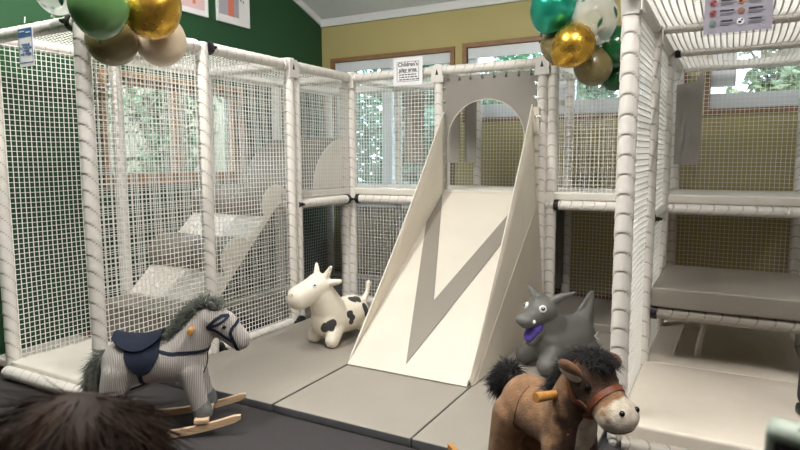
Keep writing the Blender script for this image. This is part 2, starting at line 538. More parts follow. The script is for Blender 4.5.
tree(-5.6, 10.4, 4.2, .9, (120, 166, 132), 'rounded green tree outside the left window, between two taller ones')
tree(-3.7, 8.0, 2.3, .8, (118, 164, 142), 'low bluish green bush under the left window of the back wall', n=5000, low=.02)
tree(-6.0, 8.0, 2.4, .8, (118, 160, 136), 'low dark bush at the far left outside the back wall', n=5000, low=.02)
tree(-1.9, 9.2, 4.0, .85, (134, 166, 134), 'leafy tree outside the middle window behind the hanging balloons')
tree(.55, 8.6, 4.2, .8, (156, 170, 128), 'pale green tree outside the right window above the play tower')
tree(3.4, 11.4, 4.4, .9, (140, 162, 128), 'darker green tree outside at the right end of the right window')
b = MB()
for k in range(6): b.box((-7.6, 3 + k * 1.2, 1.3), (.12, 1.19, 3.0))
tag(add('garden_fence', b.mesh('fence'), mat('pale_green_boards', (226, 214, 184), .8, var=.25, scale=5, stretch=(1, 12, 1))), 'pale green boarded fence outside the wooden window of the green wall', 'fence')
tree(-6.3, 5.3, 2.6, .45, (126, 156, 108), 'small green tree outside the wooden window of the green wall', n=1500)
# ------------------------------------------------------------------ soft play frame
BASE = Vector((XS[1], YS[3], 0))
FR = empty('soft_play_frame', BASE, 0, 'large U-shaped soft play frame of white padded posts and white netting around the grey mats', 'play frame')

def pad_tube(L, R=.043, pitch=.092, n=18):
    nz = int(L / .0045); sm = []
    vs = []; fs = []
    for i in range(nz + 1):
        z = L * i / nz
        for k in range(n):
            ph = k / n
            d = ((z + pitch * .42 * math.cos(2 * PI * ph + .6)) / pitch) % 1.0
            d = min(d, 1 - d) * pitch
            fr = ((z + pitch * .42 * math.cos(2 * PI * ph + .6)) / pitch) % 1.0
            r = R * (.965 + .07 * (1 - fr) ** 1.5 - .075 * math.exp(-(d / .0045) ** 2) + .01 * math.sin(5 * ph * 6.28 + z * 37))
            sm.append(math.exp(-(d / .0055) ** 2))
            if z < .01 or z > L - .01: r *= .93
            vs.append((r * math.cos(2 * PI * ph), r * math.sin(2 * PI * ph), z))
    for i in range(nz):
        for k in range(n):
            k2 = (k + 1) % n
            fs.append((i * n + k, i * n + k2, (i + 1) * n + k2, (i + 1) * n + k))
    fs.append(tuple(reversed(range(n)))); fs.append(tuple(nz * n + k for k in range(n)))
    me = mesh_from('pad_tube', vs, fs, True)
    a = me.attributes.new('seam', 'FLOAT', 'POINT'); a.data.foreach_set('value', sm)
    return me
post_me = pad_tube(TOP + .03); post_me.materials.append(M['vinyl_post'])
rail_me = pad_tube(G - .085, .040, .088); rail_me.materials.append(M['vinyl_post'])
def post(i, j, dx=0, dy=0):
    return inst('post', post_me, FR, Vector((XS[i] + dx, YS[j] + dy, 0)) - BASE, (0, 0, random.uniform(0, 6.28) if False else 2.2))
def rail_x(i, j, z, dy=0):
    return inst('rail', rail_me, FR, Vector((XS[i] + .0425, YS[j] + dy, z)) - BASE, (PI / 2, 0, PI / 2))
def rail_y(i, j, z, dx=0):
    return inst('rail', rail_me, FR, Vector((XS[i] + dx, YS[j + 1] - .0425, z)) - BASE, (PI / 2, 0, 0))
DBL = {(1, 2): (.0, .075), (1, 3): (-.055, -.045), (3, 3): (.08, .012)}
for i in range(6):
    for j in range(5):
        if (i in (0, 1)) or j >= 3 or (i in (4, 5) and j >= 1):
            post(i, j)
            if (i, j) in DBL:
                post(i, j, *DBL[(i, j)])
edges_x = [(0, j) for j in range(5)] + [(i, j) for i in (1, 2, 3, 4) for j in (3, 4)] + [(4, 1), (4, 2)]
edges_y = [(i, j) for i in (0, 1) for j in range(4)] + [(i, 3) for i in (2, 3)] + [(i, j) for i in (4, 5) for j in (1, 2, 3)]
for i, j in edges_x: rail_x(i, j, TOP)
for i, j in edges_y: rail_y(i, j, TOP)
# floor rails
for i, j in [(0, 4), (1, 4), (2, 4), (3, 4), (4, 4), (1, 3)]: rail_x(i, j, .045)
rail_x(0, 0, .045, -.07)
for i, j in [(0, 0), (0, 1), (0, 2), (0, 3), (1, 0), (1, 1), (4, 1), (4, 2), (5, 2), (5, 3)]: rail_y(i, j, .045)
# platform rails
for i, j in [(0, 2), (0, 3), (0, 4), (1, 3), (1, 4), (2, 3), (2, 4), (3, 3), (3, 4), (4, 3), (4, 4)]: rail_x(i, j, MID)
for i, j in [(0, 2), (0, 3), (1, 2), (1, 3), (2, 3), (3, 3), (4, 2), (4, 3), (5, 3)]: rail_y(i, j, MID)
shaded_rail = rail_me.copy(); shaded_rail.materials.clear(); shaded_rail.materials.append(M['grey_wrap_shaded'])  # grey copy of the white rail, with shade put into its colour
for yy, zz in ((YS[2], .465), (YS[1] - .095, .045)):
    tag(inst('rail', shaded_rail, FR, Vector((XS[4] + .0425, yy, zz)) - BASE, (PI / 2, 0, PI / 2)), 'wrapped rail coloured grey for shade')
rail_x(4, 3, .465); rail_y(4, 2, .465); rail_y(5, 2, .465)

# wraps over the corners, clamps at the joints
cb = MB()
cb.tube([(0, 0, -.11), (0, 0, -.05), (0, 0, .03), (0, 0, .052), (0, 0, .056)], [.046, .049, .053, .045, .02], 16)
cb.tube([(-.085, 0, .0), (.085, 0, .0)], .046, 14)
cb.prism([(-.06, -.1), (.06, -.1), (.045, .04), (-.045, .04)], 'y', -.052, -.046)
cb.mi = 1; cb.prism([(-.014, -.04), (.014, -.04), (.0, .012)], 'y', -.0535, -.051)
cap_me = cb.mesh('corner_wrap', True); cap_me.materials.append(M['vinyl_white']); cap_me.materials.append(M['black'])
for i, j, rz in [(1, 2, PI / 2), (1, 3, .0), (2, 3, 0), (3, 3, 0), (4, 1, PI / 2), (5, 1, 0), (4, 2, PI / 2)]:
    inst('corner_wrap', cap_me, FR, Vector((XS[i], YS[j], TOP)) - BASE, (0, 0, rz))
kb = MB()
kb.cyl((-.018, 0, 0), (.018, 0, 0), .0455, n=18); kb.box((0, -.05, 0), (.03, .03, .024), bev=.004); kb.cyl((0, -.06, 0), (0, -.078, 0), .009, n=8)
clamp_me = kb.mesh('clamp', True); clamp_me.materials.append(M['black'])
def clamp(x, y, z, rz): inst('clamp', clamp_me, FR, Vector((x, y, z)) - BASE, (0, 0, rz))
clamp(XS[1], YS[0] + .065, TOP, PI / 2); clamp(XS[1] - .065, YS[0], TOP, 0); clamp(XS[1], YS[1] + .06, TOP, PI / 2)
clamp(XS[1] , YS[2] + .07, MID, -PI / 2 + PI); clamp(XS[1], YS[3] - .1, MID, PI / 2); clamp(XS[1] + .07, YS[3], MID, 0)
clamp(XS[3] + .13, YS[3], MID, 0); clamp(XS[4], YS[2] + .06, MID, PI / 2); clamp(XS[4] + .06, YS[2], .465, 0)
clamp(XS[4] + .06, YS[3], TOP, 0); clamp(XS[1] + .05, YS[2] + .02, .05, 0); clamp(XS[1], YS[1] + .06, .05, PI / 2); clamp(XS[2] - .07, YS[3], MID, 0)

# netting
CELL = .0335; NW = .0029
def net(O, U, V, sag=(0, 0, 0), wob=.006, NW=NW):
    O = Vector(O); U = Vector(U); V = Vector(V); sag = Vector(sag)
    nu = max(2, round(U.length / CELL)); nv = max(2, round(V.length / CELL))
    nrm = U.cross(V).normalized(); un = U.normalized(); vn = V.normalized()
    K = 8; sd = random.uniform(0, 99)
    def P(u, v):
        q = O + U * u + V * v + sag * (16 * u * (1 - u) * v * (1 - v))
        e = min(u, 1 - u, v, 1 - v) * 6; e = min(1, e)
        f = mnoise.noise_vector(Vector((u * 3 + sd, v * 3, sd)))
        g = mnoise.noise_vector(Vector((u * 1.2 + sd, v * 1.2, 3 + sd)))
        return q + (nrm * (f.x * 1.6 + g.x * 2) + un * (f.y * .6 + g.y) + vn * (f.z * .6 + g.z)) * wob * e - BASE
    vs = []; fs = []
    def strand(fn):
        b0 = len(vs)
        pts = [fn(k / K) for k in range(K + 1)]
        d = (pts[-1] - pts[0]).normalized(); a = nrm; c = d.cross(nrm).normalized()
        for p in pts:
            vs.extend([p + (a + c) * NW * .75, p + (a - c) * NW * .75, p - (a + c) * NW * .75, p - (a - c) * NW * .75])
        for k in range(K):
            for m in range(4):
                m2 = (m + 1) % 4
                fs.append((b0 + k * 4 + m, b0 + k * 4 + m2, b0 + k * 4 + 4 + m2, b0 + k * 4 + 4 + m))
    for a in range(nu + 1): strand(lambda t, a=a: P(a / nu, t))
    for a in range(nv + 1): strand(lambda t, a=a: P(t, a / nv))
    me = mesh_from('net', vs, fs)
    return add('net', me, M['net'], FR)
g = G - .07
def net_x(i, j, z0, z1, dy=0): net((XS[i] + .035, YS[j] + dy, z0), (g, 0, 0), (0, 0, z1 - z0), NW=.0024)
def net_y(i, j, z0, z1, dx=0): net((XS[i] + dx, YS[j] + .035, z0), (0, YS[j + 1] - YS[j] - .07, 0), (0, 0, z1 - z0), NW=.0024 if j > 1 and i < 4 else .0028)
for j in (0, 1): net_y(0, j, .06, 2.13, .03)
for j in (2, 3): net_y(0, j, 1.06, 2.13, .03); net_y(0, j, .06, 1.0, .03)
for j in (0, 1): net_y(1, j, .06, 2.13)
net_y(1, 2, 1.06, 2.13)
for i in range(5): net_x(i, 4, 1.06, 2.13); net_x(i, 4, .06, 1.0)
net_x(1, 3, 1.06, 2.13); net_x(1, 3, .06, 1.0); net_x(3, 3, 1.06, 2.13, .02)
for i in (4, 5):
    for j in ((1, 2) if i == 4 else (2,)): net_y(i, j, .06, 2.13)
net_y(5, 3, 1.06, 2.13)
for i, j in [(0, 0), (0, 1), (0, 2), (0, 3), (1, 3), (2, 3), (3, 3), (4, 3)]:
    net((XS[i] + .035, YS[j] + .035, TOP), (g, 0, 0), (0, YS[j + 1] - YS[j] - .07, 0), (0, 0, -.05), NW=.0024)
for j in (1, 2):
    net((XS[4] + .035, YS[j] + .035, TOP), (g, 0, 0), (0, g, 0), (0, 0, -.05), .0008, .0052)

M['grey_panel_shaded'] = mat('grey_vinyl_shaded', (138, 133, 126), .5, var=.06, scale=3, bump=.12, bscale=20)  # mat vinyl darkened: the upright panel's weaker light is put into its colour
# grey arched panel laced between two posts
cx, hw = (XS[2] + XS[3]) / 2 - .003, .415
ar, az, zb, zt = .343, 1.555, 1.10, 2.105
acx = -1.835
pts = [(cx - hw, zb), (cx - hw, zt), (cx + hw, zt), (cx + hw, zb), (acx + ar, zb)]
pts += [(acx + ar * math.cos(t), az + ar * math.sin(t)) for t in [PI * k / 32 for k in range(33)]] + [(acx - ar, zb)]
b = MB(); b.prism([(p[0] - BASE.x, p[1] - BASE.z) for p in pts], 'y', YS[3] - .012 - BASE.y, YS[3] - .004 - BASE.y)
ap = tag(add('arch_panel', b.mesh('arch'), M['grey_panel_shaded'], FR), 'grey vinyl panel with an arched opening above the slide')
b = MB(); arc = [(acx - ar - BASE.x, -.008, zb - BASE.z)] + [(acx + ar * math.cos(t) - BASE.x, -.008, az + ar * math.sin(t)) for t in [PI - PI * k / 32 for k in range(33)]] + [(acx + ar - BASE.x, -.008, zb)]
b.tube(arc, .005, 8)
add('piping', b.mesh('piping', True), M['slide_cream'], ap)
eb = MB(); eb.tube([(.011 * math.cos(t), 0, .011 * math.sin(t)) for t in [2 * PI * k / 12 for k in range(12)]], .0045, 6, closed=True)
eb.tube([(0, -.002, .0), (0, -.006, .035)], .004, 6)
eye_me = eb.mesh('eyelet', True); eye_me.materials.append(M['steel'])
for k in range(8):
    inst('eyelet', eye_me, ap, (cx - hw + .05 + k * .104 - BASE.x, -.016, zt - .025))
for k in range(8):
    inst('eyelet', eye_me, ap, (cx - hw + .016 - BASE.x, -.016, zb + .12 + k * .112), (0, -PI / 2, 0))
    if k > 5: inst('eyelet', eye_me, ap, (cx + hw - .016 - BASE.x, -.016, zb + .12 + k * .112), (0, PI / 2, 0))

# ------------------------------------------------------------------ padded decks and mats
def cushion(name, x0, x1, y0, y1, z0, z1, m, label, cat, group=None, bev=.014, side=None):
    d = MB(); d.box((0, 0, (z1 - z0) / 2), (x1 - x0, y1 - y0, z1 - z0), bev=bev)
    me = d.mesh('pad')
    bm = bmesh.new(); bm.from_mesh(me)
    bmesh.ops.subdivide_edges(bm, edges=[e for e in bm.edges if e.calc_length() > .2], cuts=9, use_grid_fill=True)
    for v in bm.verts:
        if v.co.z > (z1 - z0) * .9:
            e = min(1, min(abs(v.co.x - (x0 - x1) / 2), abs(v.co.x - (x1 - x0) / 2), abs(v.co.y - (y0 - y1) / 2), abs(v.co.y - (y1 - y0) / 2)) * 9)
            v.co.z += mnoise.noise(Vector((v.co.x * 3 + x0 * 7, v.co.y * 3, z0))) * .005 * e
    bm.to_mesh(me); bm.free()
    o = add(name, me, [m, side or m], None, ((x0 + x1) / 2, (y0 + y1) / 2, z0))
    if side:
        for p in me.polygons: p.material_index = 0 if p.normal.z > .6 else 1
    me.polygons.foreach_set('use_smooth', [True] * len(me.polygons))
    try: me.set_sharp_from_angle(angle=math.radians(40))
    except Exception: pass
    return tag(o, label, cat, group)
e = .01
# grey landing mats in front of the frame
b0 = 2.475
for x0, x1, y1, lab in [(-3.12, -2.185, 4.76, 'grey folding floor mat under the white cow hopper, left of the slide'),
                    (-2.17, -1.312, 4.76, 'grey floor mat at the foot of the slide, between two others'),
                    (-1.304, -.5, 4.76, 'grey floor mat under the grey dragon hopper, right of the slide')]:
    cushion('floor_mat', x0, x1, b0, y1, 0, .05, M['grey_vinyl'], lab, 'floor mat', 'grey mats in front of the play frame', .008, M['mat_side'])
# inside the frame, floor level
cushion('base_mat', WX + .025, XS[1] - .05, YS[0] - .035, 2.70, .045, .10, M['deck_white'], 'white padded mat at the toddler entrance on the far left', 'mat')
cushion('step_block', XS[0] + .05, XS[1] - .05, 2.71, 3.04, 0, .375, M['grey_roll'], 'low grey foam step block before the roller ramp', 'foam step', bev=.02)
cushion('base_mat', XS[0] + .05, XS[1] - .05, YS[2] + .0, YS[4] - .05, 0, .05, M['grey_vinyl'], 'grey mat on the floor under the platform behind the ramp', 'mat')
cushion('base_mat', XS[1] + .05, XS[2] - .03, YS[3] + .05, YS[4] - .05, 0, .05, M['grey_vinyl'], 'grey mat on the floor under the platform behind the cow hopper', 'mat')
cushion('base_mat', XS[3] + .03, XS[4] - .03, YS[3] - .05, YS[4] - .05, 0, .11, M['grey_vinyl'], 'grey mat on the floor under the platform behind the dragon hopper', 'mat')
for j, zz, lab in [(1, .15, 'cream striped-shadow mat at the open front of the right tower'), (2, .145, 'cream floor mat under the grey step of the right tower'), (3, .14, 'cream floor mat at the back of the right tower, deepest in')]:
    cushion('base_mat', XS[4] + .012, XS[5] - .05, YS[j] + (.0 if j > 1 else -.085), YS[j + 1] - .005 - (.05 if j == 3 else 0), .04, zz, M['deck_beige'], lab, 'mat', 'cream mats on the floor of the right tower', .02)
# platform level
for i, j, w in [(0, 2, 'at the head of the roller ramp'), (0, 3, 'in the back corner by the green wall'), (1, 3, 'behind the net left of the slide'), (2, 3, 'at the top of the slide behind the arch'), (3, 3, 'behind the net right of the slide'), (4, 3, 'at the back of the right tower')]:
    cushion('platform_mat', XS[i] + e, XS[i + 1] - e, YS[j] + e - (.03 if j == 3 or i == 0 else 0), YS[j + 1] - .02 - (.035 if j == 2 else 0), MID + .041, 1.135, M['deck_white'], 'cream platform pad ' + w, 'platform pad', 'pads on the upper platforms')
cushion('step_deck', XS[4] + .045, XS[5] - .045, YS[2] - .05, YS[3] - .05, .506, .625, M['grey_roll'], 'thick grey vinyl step deck half way up the right tower', 'step deck')
# dark panel below the platform, right of the slide
b = MB(); b.box((XS[3] - .02, (YS[3] + YS[4]) / 2 + .02, .6), (.012, G - .13, .74), bev=.004)
for k in range(4): b.tube([(XS[3] - .012, YS[3] + .2 + k * .17, .24), (XS[3] - .012, YS[3] + .2 + k * .17, .96)], .012, 8)
tag(add('hanging_curtain', b.mesh('c'), M['grey_dark_vinyl']), 'dark grey vinyl curtain below the platform right of the slide', 'curtain')

# ------------------------------------------------------------------ roller ramp
RP = empty('roller_ramp', (XS[0] + G / 2, 3.05, 0), 0, 'white sloping foam ramp with two grey half rollers behind the left netting', 'foam ramp')
xw0, xw1 = XS[0] + .055 - (XS[0] + G / 2), XS[1] - .055 - (XS[0] + G / 2)
sl = .84
def rz_(y): return .40 + sl * (y - 3.0)
b = MB(); b.prism([(2.98 - 3.05, rz_(2.98) - .03), (2.99 - 3.05, rz_(2.99)), (3.84 - 3.05, rz_(3.84)), (3.86 - 3.05, 1.06), (3.77 - 3.05, 1.0), (3.06 - 3.05, .33)], 'x', xw0, xw1)
add('ramp_slab', b.mesh('ramp'), M['deck_white'], RP)
def halfroll(yc, L, Hh):
    d = Vector((1, sl)).normalized(); nn = Vector((-d.y, d.x)); c = Vector((yc - 3.05, rz_(yc) + .004))
    return [tuple(c + d * (L * math.cos(t)) + nn * (Hh * math.sin(t))) for t in [PI * k / 20 for k in range(21)]]
for yc in (3.325, 3.775):
    b = MB(); p = halfroll(yc, .155, .135); b.prism(p, 'x', xw0, xw1 - .012)
    r = add('roller', b.mesh('roller', True), M['grey_roll'], RP)
    b = MB(); b.prism(halfroll(yc, .158, .138), 'x', xw1 - .012, xw1)
    tag(add('end_cap', b.mesh('cap'), M['deck_white'], r), 'cream end cap')
# quarter-round hump on the platform
QB = empty('foam_hump', (XS[0] + G / 2, 4.3, 1.14), 0, 'grey quarter-round foam hump with a cream end on the upper left platform', 'foam block')
q = [(0, 0)] + [(.56 - .56 * math.cos(t), .47 * math.sin(t)) for t in [PI / 2 * k / 18 for k in range(19)]] + [(.56, 0)]
b = MB(); b.prism(q[1:], 'x', xw0, xw1 - .014); add('foam_body', b.mesh('hump', True), M['grey_roll'], QB)
b = MB(); b.prism([(u * 1.006, v * 1.006) for u, v in q[1:]], 'x', xw1 - .014, xw1); tag(add('end_cap', b.mesh('cap'), M['deck_white'], QB), 'cream end cap')

# ------------------------------------------------------------------ slide
SLD = empty('slide', (-1.78, 3.9, .05), 0, 'cream padded slide with a grey V stripe running down from the arch', 'slide')
SB = Vector((-1.78, 3.9, .05))
A0 = Vector((0, 4.79, 1.125)); A1 = Vector((0, 3.2, .062))
def sp(x, v): return Vector((x, A0.y + (A1.y - A0.y) * v, A0.z + (A1.z - A0.z) * v)) - SB
nrm = Vector((0, -(A1.z - A0.z), (A1.y - A0.y))).normalized() * -1
if nrm.z < 0: nrm = -nrm
xl = lambda v: -2.205 + .04 * v
xr = lambda v: -1.415 + .096 * v
NU, NV = 16, 30
vs = []; fs = []
for j in range(NV + 1):
    v = j / NV
    for i in range(NU + 1):
        x = xl(v) + (xr(v) - xl(v)) * i / NU
        wv = mnoise.noise(Vector((x * 4, v * 6, 0))) * .004 * min(1, v * 8) * min(1, (1 - v) * 8)
        vs.append(sp(x, v) + nrm * (wv - .002))
nt_ = len(vs)
for j in range(NV + 1):
    v = j / NV
    for i in range(NU + 1):
        x = xl(v) + (xr(v) - xl(v)) * i / NU
        t = .09 * (1 - max(0, v - .85) / .15 * .85)
        vs.append(sp(x, v) - nrm * t)
W_ = NU + 1
for j in range(NV):
    for i in range(NU):
        a = j * W_ + i
        fs.append((a, a + 1, a + 1 + W_, a + W_)); fs.append((nt_ + a, nt_ + a + W_, nt_ + a + 1 + W_, nt_ + a + 1))
for j in range(NV):
    a = j * W_; fs.append((a, a + W_, nt_ + a + W_, nt_ + a)); a += NU; fs.append((a, nt_ + a, nt_ + a + W_, a + W_))
for i in range(NU):
    fs.append((i, nt_ + i, nt_ + i + 1, i + 1)); a = NV * W_ + i; fs.append((a, a + 1, nt_ + a + 1, nt_ + a))
bed = mesh_from('bed', vs, fs)
bm = bmesh.new(); bm.from_mesh(bed); bmesh.ops.recalc_face_normals(bm, faces=bm.faces[:])
for z in bm.verts: z.co.z = max(z.co.z, .0015)
bm.to_mesh(bed); bm.free(); bed.polygons.foreach_set('use_smooth', [True] * len(bed.polygons)); bed.set_sharp_from_angle(angle=math.radians(45))
add('slide_bed', bed, M['slide_cream'], SLD)
vp = [(-2.2, .014), (-1.786, .668), (-1.455, .0), (-1.418, .0), (-1.405, .165), (-1.757, .96), (-2.197, .217)]
b = MB()
b._add([sp(x, v) + nrm * .0042 for x, v in vp] + [sp(x, v) + nrm * .0005 for x, v in vp],
       [tuple(range(7))] + [(i, i + 7, (i + 1) % 7 + 7, (i + 1) % 7) for i in range(7)])
me = b.mesh('stripe'); bm = bmesh.new(); bm.from_mesh(me); bmesh.ops.triangulate(bm, faces=bm.faces[:]); bm.to_mesh(me); bm.free()
tag(add('stripe', me, M['grey_roll'], SLD), 'grey V-shaped stripe welded on the slide')
# lip pad at the head of the slide
b = MB(); b.box((-1.81 + 1.78, 4.80 - 3.9, 1.10 - .05), (.76, .06, .07), bev=.02)
add('top_lip', b.mesh('lip'), M['slide_cream'], SLD)
def side(x0, x1, ztop, xb, bulge, below=True):
    """standing fabric side: three-cornered sheet from post to slide foot"""
    P0 = Vector((x0, 4.79, ztop)); P1 = Vector((x1, 3.24, .085))
    n = 26; vs = []; fs = []
    for k in range(n + 1):
        t = k / n
        top = P0.lerp(P1, t); top.z -= .05 * math.sin(PI * t)
        bot = Vector((xb, top.y, .055 if below else max(.055, 1.03 - (1.03 - .0) * t)))
        for r in range(9):
            s = r / 8
            p = top.lerp(bot, s)
            p.x += bulge * math.sin(PI * t) * math.sin(PI * s) + .005 * mnoise.noise(Vector((t * 5, s * 4, x0)))
            vs.append(p - SB)
    for k in range(n):
        for r in range(8):
            a = k * 9 + r; fs.append((a, a + 1, a + 10, a + 9))
    me = finish(mesh_from('side', vs, fs, True), [('SOLIDIFY', dict(thickness=.008, offset=0))])
    o = add('side_panel', me, M['slide_side'], SLD)
    m = MB(); m.tube([P0.lerp(P1, k / n) - Vector((0, 0, .05 * math.sin(PI * k / n))) - SB for k in range(n + 1)], .007, 8)
    add('edge_piping', m.mesh('piping', True), M['slide_cream'], o)
    return o
sr = side(-1.425, -1.316, 1.83, -1.300, .0)
side(-2.205, -2.168, 1.80, -2.19, -.0)
# seam on the outer right side along the slide bed, and lacing to the post
vs = []; fs = []; n = 24
for k in range(n + 1):
    t = k / n
    top = Vector((-1.425, 4.79, 1.83)).lerp(Vector((-1.316, 3.24, .085)), t); top.z -= .05 * math.sin(PI * t)
    zd = max(.06, 1.06 - 1.02 * t * 1.02)
    s_ = min(1, (top.z - zd) / max(.03, top.z - .055)); p = top.lerp(Vector((-1.300, top.y, .055)), max(0, s_)); q = Vector((-1.300, top.y, .055))
    for c_ in (p, q): vs += [c_ + Vector((.005, 0, 0)) - SB, c_ + Vector((.009, 0, 0)) - SB]
for k in range(n):
    a = k * 4; fs += [(a + 1, a + 3, a + 7, a + 5), (a, a + 4, a + 6, a + 2), (a, a + 1, a + 5, a + 4), (a + 2, a + 6, a + 7, a + 3)]
m = MB(); m._add(vs, fs); add('skirt', m.mesh('skirt', True), M['slide_under'], SLD)
m = MB(); m.box((-1.395 - SB.x, 4.775 - SB.y, .94 - SB.z), (.06, .008, 1.74), bev=.002)
lp = add('lacing_strip', m.mesh('strip'), M['slide_side'], SLD)
for k in range(12):
    inst('eyelet', eye_me, lp, (-1.385 - SB.x, 4.765 - SB.y, .25 - .05 + k * .135), (0, PI / 2, 0))

# ------------------------------------------------------------------ hanging grey pads inside the back row
M['grey_pad'] = mat('grey_pad_vinyl', (160, 155, 148), .5, var=.07, scale=5, bump=.12, bscale=20)
def hang_pad(x, y, w, d, z0, z1, rz, label):
    r = empty('hanging_pad', (x, y, z0), rz, label, 'hanging pad', 'grey pads hanging in the upper back row')
    b = MB()
    if w > .18:
        hh_ = z1 - z0; b.prism([(-.09, 0), (.09, 0), (.1, hh_), (.085, hh_ + .07), (.04, hh_ - .01), (-.09, hh_ - .03)], 'y', -d / 2, d / 2)
    else: b.box((0, 0, (z1 - z0) / 2), (w, d, z1 - z0), bev=.012)
    add('pad', b.mesh('pad'), M['grey_pad'], r)
    for s in (-1, 1):
        b = MB(); b.tube([(s * w * .42, 0, z1 - z0 - .03), (s * w * .2, 0, TOP - z0 - .01)], .004, 6)
        add('cord', b.mesh('cord'), M['net'], r)
hang_pad(-2.76, 5.3, .16, .14, 1.37, 2.06, .95, 'grey pad hanging behind the net left of the slide')
hang_pad(-2.33, 5.3, .10, .06, 1.37, 2.06, .7, 'narrow grey pad hanging behind the arch, further left of two')
hang_pad(-2.17, 5.32, .10, .06, 1.37, 2.06, .75, 'narrow grey pad hanging behind the arch, next to the white post')
hang_pad(-.325, 5.3, .19, .05, 1.35, 2.0, .05, 'dark grey pad hanging at the upper left inside the right tower')

# ------------------------------------------------------------------ signs
def txt(parent, s, size, x, z, y=-.003, name='lettering', m='ink', align='CENTER', bold=.0):
    return add(name, text_mesh(s, size, .0004, align, bold), M[m], parent, (x, y, z), (PI / 2, 0, 0))
def bars(parent, rects, m, y=-.0025, name='printed_lines'):
    b = MB()
    for x, z, w, h in rects: b.box((x, y, z), (w, .0008, h))
    return add(name, b.mesh('bars'), M[m], parent)
# children's play area
S1 = empty('notice', (-2.545, YS[3] - .055, 2.05), 0.02, 'white notice about the children\'s play area hung on the net left of the arch', 'sign')
b = MB(); b.box((0, 0, .12), (.285, .003, .24)); add('sheet', b.mesh('sheet'), M['paper'], S1)
bars(S1, [(0, .203, .215, .004), (0, .035, .215, .004), (-.107, .119, .004, .168), (.107, .119, .004, .168), (0, .112, .2, .004)], 'ink_grey', name='printed_frame')
txt(S1, "Children's\nplay area", .048, 0, .156, bold=.001)
rr = random.Random(3)
ln = []
for z in (.092, .071, .05):
    x = -.085
    while x < .08:
        w_ = rr.uniform(.012, .034); ln.append((x + w_ / 2, z, w_, .009)); x += w_ + .008
bars(S1, ln, 'ink')
# toddler playground
S2 = empty('notice', (-3.612, YS[0] - .055, 1.935), 0, 'blue and white toddler playground notice hanging on the far left rail', 'sign')
b = MB(); b.box((0, 0, .13), (.165, .002, .26), bev=.0008); add('sleeve', b.mesh('sheet'), M['sleeve'], S2)
b = MB(); b.box((0, -.0005, .118), (.142, .002, .215)); add('sheet', b.mesh('sheet'), M['paper'], S2)
bars(S2, [(0, .203, .136, .042), (0, .032, .132, .004), (-.064, .105, .004, .15), (.064, .105, .004, .15), (0, .178, .132, .004)], 'blue_print', name='blue_print')
bars(S2, [(-.03, .208, .05, .006), (.03, .2, .04, .006)], 'paper', y=-.004)
txt(S2, 'TODDLER\nPLAYGROUND\n4 YEARS\nAND UNDER', .0185, 0, .105, m='blue_print', bold=.0006)
for s in (-1, 1):
    pass
b = MB(); b.tube([(-.0, 0, .255), (0, .005, .29)], .003, 6); add('tie', b.mesh('tie'), M['net'], S2)
# rules board on the right tower
S3 = empty('rules_notice', (-.012, YS[1] - .055, 1.935), .0, 'lilac grey picture notice of rules in a clear sleeve high on the right tower', 'sign')
b = MB(); b.box((0, .0, .16), (.25, .003, .34), rot=Matrix.Rotation(.0, 3, 'Y')); add('sheet', b.mesh('sheet'), M['lilac_sheet'], S3)
b = MB(); b.box((0, -.004, .16), (.275, .002, .36)); add('sleeve', b.mesh('sl'), M['sleeve'], S3)
cols = ['green_print', 'red_print', 'red_print', 'ink_grey', 'orange_print', 'orange_print', 'red_print', 'paper']
k = 0
for cxx in (-.092, .012):
    for r_ in range(4):
        b = MB(); zc = .032 + (3 - r_) * .042
        b.cyl((cxx, -.0025, zc), (cxx, -.0042, zc), .0135, n=20)
        ic = add('icon', b.mesh('icon'), M[cols[k]], S3)
        b = MB(); b.box((cxx - .003, -.0046, zc - .003), (.012, .001, .008)); b.box((cxx + .005, -.0046, zc + .006), (.008, .001, .006))
        add('icon_figure', b.mesh('fig'), M['ink' if k % 3 else 'green_print'], ic)
        bars(S3, [(cxx + .052, zc + .007, .052 - .006 * (k % 2), .006)], 'ink', name='heading_line')
        bars(S3, [(cxx + .056, zc - .004, .06, .003), (cxx + .05, zc - .011, .046, .003)], 'ink_grey', name='text_line')
        k += 1
b = MB(); b.box((0, -.0025, .26), (.2, .001, .02)); add('heading_line', b.mesh('h'), M['ink'], S3)

# ------------------------------------------------------------------ posters on the green wall
def poster(y0, y1, z0, label, bars_):
    r = empty('framed_poster', (WX + .012, (y0 + y1) / 2, z0), PI / 2, label, 'poster', 'posters on the green wall')
    w_ = y1 - y0; h = w_ * 1.42
    b = MB()
    for c, d in [((0, 0, .01), (w_, .022, .02)), ((0, 0, h - .01), (w_, .022, .02)), ((-w_ / 2 + .01, 0, h / 2), (.02, .022, h - .04)), ((w_ / 2 - .01, 0, h / 2), (.02, .022, h - .04))]: b.box(c, d)
    add('frame', b.mesh('frame'), M['trim_white'], r)
    b = MB(); b.box((0, .0, h / 2), (w_ - .04, .012, h - .04)); p = add('print', b.mesh('print'), M['paper'], r)
    for kk, (x, z, ww, hh, m) in enumerate(bars_):
        b = MB(); b.box((x, -.0065 - .0012 * kk, z), (ww, .001, hh), bev=.0003); add('printed_shape', b.mesh('s'), M[m], p)
poster(3.70, 4.145, 2.70, 'white framed poster on the green wall with a coral bar, left of two', [(.0, .30, .36, .5, 'pink_print'), (.06, .17, .035, .16, 'coral_print'), (-.08, .2, .05, .2, 'coral_print')])
poster(4.257, 4.69, 2.70, 'white framed poster on the green wall with a wide coral bar, right of two', [(-.06, .22, .26, .3, 'lilac_sheet'), (-.035, .17, .075, .2, 'coral_print'), (.1, .25, .012, .03, 'ink'), (.13, .235, .01, .025, 'ink'), (-.13, .24, .012, .03, 'ink')])
